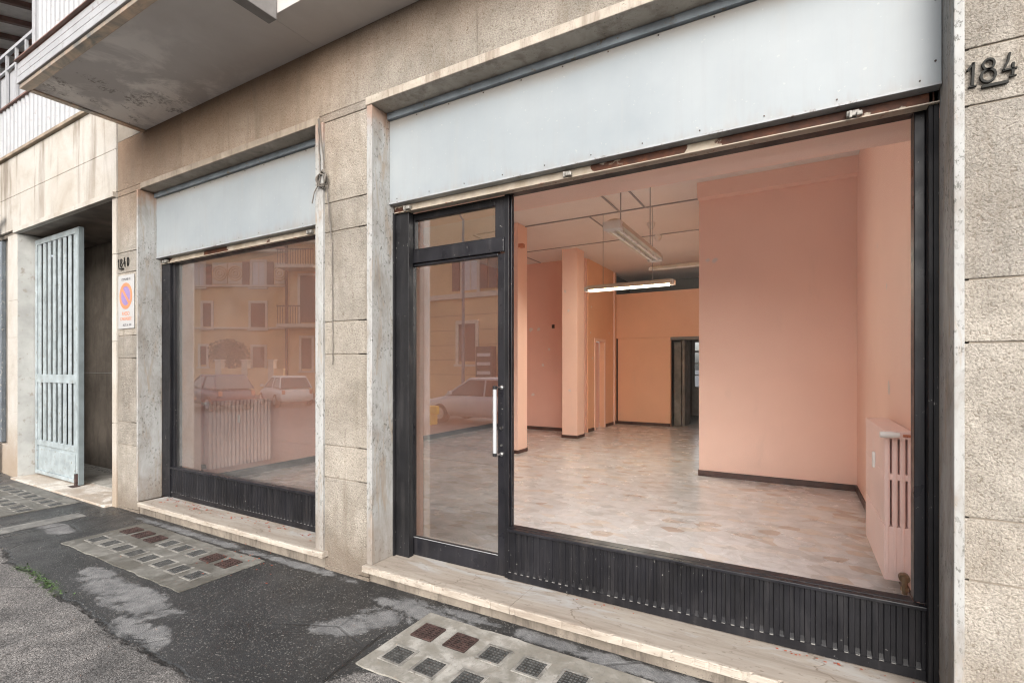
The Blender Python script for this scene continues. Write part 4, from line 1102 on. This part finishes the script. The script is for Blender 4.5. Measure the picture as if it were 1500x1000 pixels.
# parked cars
def car(name, loc, rz, sc, paint, label):
    t = thing(name, loc, label, 'car', 'parked cars across the street', rz, local=True); t.scale = (sc, sc, sc)
    # stations along x: (x, half width, z low, z belt)
    st_ = [(-2.0,.62,.38,.62),(-1.93,.74,.28,.80),(-1.6,.80,.22,.90),(-.9,.83,.2,.94),(0,.84,.2,.95),(.9,.83,.2,.93),(1.25,.81,.22,.88),(1.75,.77,.25,.78),(1.95,.66,.3,.66),(2.02,.5,.36,.55)]
    b = MB(); n = 10
    for x, hw, zl, zb in st_:
        for k in range(n*2):
            a = 2*math.pi*(k+.5)/(2*n); cx = math.cos(a); cz = math.sin(a)
            y = hw*math.copysign(abs(cx)**.42, cx); z = (zl+zb)/2+(zb-zl)/2*math.copysign(abs(cz)**.5, cz)
            b.v.append((x, y, z))
    for i in range(len(st_)-1):
        for k in range(2*n):
            a_ = i*2*n+k; b_ = i*2*n+(k+1) % (2*n); b.f.append((a_, b_, b_+2*n, a_+2*n))
    b.f.append(tuple(range(2*n-1, -1, -1))); b.f.append(tuple((len(st_)-1)*2*n+k for k in range(2*n)))
    body = b.build('body', paint, t, smooth=35)
    def cabin(z0, z1, gs, inset=0):
        c = MB()
        lo = [(-1.75+gs,.72-inset),(1.05-gs,.72-inset)]; hi = [(-1.35+gs,.56-inset),(.25-gs,.56-inset)]
        fr = lambda a, b_, q: a+(b_-a)*q
        q0, q1 = (z0-.9)/(1.45-.9), (z1-.9)/(1.45-.9)
        v = []
        for q, z in ((q0,z0),(q1,z1)):
            xa = fr(lo[0][0],hi[0][0],q); xb = fr(lo[1][0],hi[1][0],q); w_ = fr(lo[0][1],hi[0][1],q)
            v += [(xa,-w_,z),(xb,-w_,z),(xb,w_,z),(xa,w_,z)]
        c.v = v; c.f = [(0,3,2,1),(4,5,6,7),(0,1,5,4),(1,2,6,5),(2,3,7,6),(3,0,4,7)]
        return c
    cabin(.90, 1.40, 0).build('glasshouse', M['pane'], t, bevel=.02)
    cabin(1.38, 1.47, -.02, -.015).build('roof', paint, t, bevel=.035)
    pl = MB()
    for s in (-1, 1):
        for (xa, xb) in ((-1.76,-1.33),(-.42,-.40),(1.06,.24)):
            pl.tube([(xa, s*.725, .90), (xb, s*.575, 1.40)], .03, 6)
    pl.build('pillars', paint, t)
    for sx in (-1.25, 1.25):
        for s in (-1, 1):
            w_ = MB().tube([(sx, s*.62, .31), (sx, s*.84, .31)], .31, 22).build('wheel', M['tyre'], t, smooth=40, bevel=.02)
            MB().tube([(sx, s*.835, .31), (sx, s*.852, .31)], .19, 16).build('rim', M['alu'], w_, smooth=40)
    for s in (-1, 1):
        MB().tube([(1.86, s*.55, .66), (1.985, s*.52, .64)], [.1,.085], 12).build('headlight', M['lampglass'], t, smooth=40)
        B('tail_light', M['signred'], t, (-1.99,-1.90,s*.62-.07,s*.62+.07,.62,.82), bevel=.02)
        B('mirror', paint, t, (.72,.82,s*.9-.08,s*.9+.08,.93,1.05), bevel=.02)
    B('number_plate', M['sign'], t, (2.01,2.03,-.22,.22,.40,.50), bevel=0)
    B('bumper', M['tyre'], t, (1.93,2.03,-.6,.6,.28,.37), bevel=.02)
    return t
x_, y_ = vpt(418, 21.5, .25); car('parked_car', (x_, y_, -.12), math.pi+.35, .86, M['carwhite'], 'small white parked car mirrored at the right of the left window')
x_, y_ = vpt(318, 19.5, .25); car('parked_car', (x_, y_, -.12), math.pi+.15, .92, M['cardark'], 'dark parked car mirrored above the radiator')
car('parked_car', (-8.0, -9.3, -.12), math.pi, .90, M['carsilver'], 'silver parked car mirrored in the glass door')
yb_ = thing('road_barrier', (-9.3,-8.0,-.12), 'low yellow plastic road barrier mirrored in the door', 'barrier')
B('body', M['yellow'], yb_, (-9.9,-8.75,-8.1,-7.95,.18,.42), bevel=.03); B('foot', M['yellow'], yb_, (-9.8,-9.6,-8.2,-7.85,-.118,.178), (-9.1,-8.9,-8.2,-7.85,-.118,.178), bevel=.02)

# ------------------------------------------------------------------ light, sky, camera
W_ = bpy.data.worlds.new('World'); S.world = W_; W_.use_nodes = True
nt = W_.node_tree; bg = nt.nodes['Background']
sky = nt.nodes.new('ShaderNodeTexSky'); sky.sky_type = 'NISHITA'; sky.sun_disc = False
EL, AZ = R(27), R(152)      # azimuth measured clockwise from +Y
sky.sun_elevation = EL; sky.sun_rotation = AZ; sky.air_density = 1.0; sky.dust_density = 4; sky.ozone_density = 1.0
hs = nt.nodes.new('ShaderNodeHueSaturation'); hs.inputs['Saturation'].default_value = .35
nt.links.new(sky.outputs[0], hs.inputs['Color']); nt.links.new(hs.outputs[0], bg.inputs[0]); bg.inputs[1].default_value = .15
sl = bpy.data.lights.new('sun', 'SUN'); sl.energy = 1.5; sl.angle = R(85); sl.color = (1, .965, .92)
so = bpy.data.objects.new('sun', sl); COL.objects.link(so)
d = Vector((math.sin(AZ)*math.cos(EL), math.cos(AZ)*math.cos(EL), math.sin(EL)))
so.rotation_euler = d.to_track_quat('Z', 'Y').to_euler(); so.location = (3, -6, 9)
cam = bpy.data.cameras.new('camera'); co = bpy.data.objects.new('camera', cam); COL.objects.link(co)
co.location = (0, -2.47, 1.5); co.rotation_euler = (R(90), 0, YAW)
cam.sensor_width = 36; cam.lens = 728/1500*36; cam.shift_y = 38/1500; cam.clip_start = .05; cam.clip_end = 1000
S.camera = co
S.view_settings.view_transform = 'Standard'; S.view_settings.look = 'None'; S.view_settings.gamma = 1; S.view_settings.exposure = 1.12
S.cycles.max_bounces = 10; S.cycles.diffuse_bounces = 6; S.cycles.transparent_max_bounces = 12; S.cycles.glossy_bounces = 4
S.cycles.filter_width = 1.15; S.cycles.use_denoising = True; S.cycles.sample_clamp_indirect = 10; S.cycles.sample_clamp_direct = 1.6
S.cycles.caustics_reflective = False; S.cycles.caustics_refractive = False
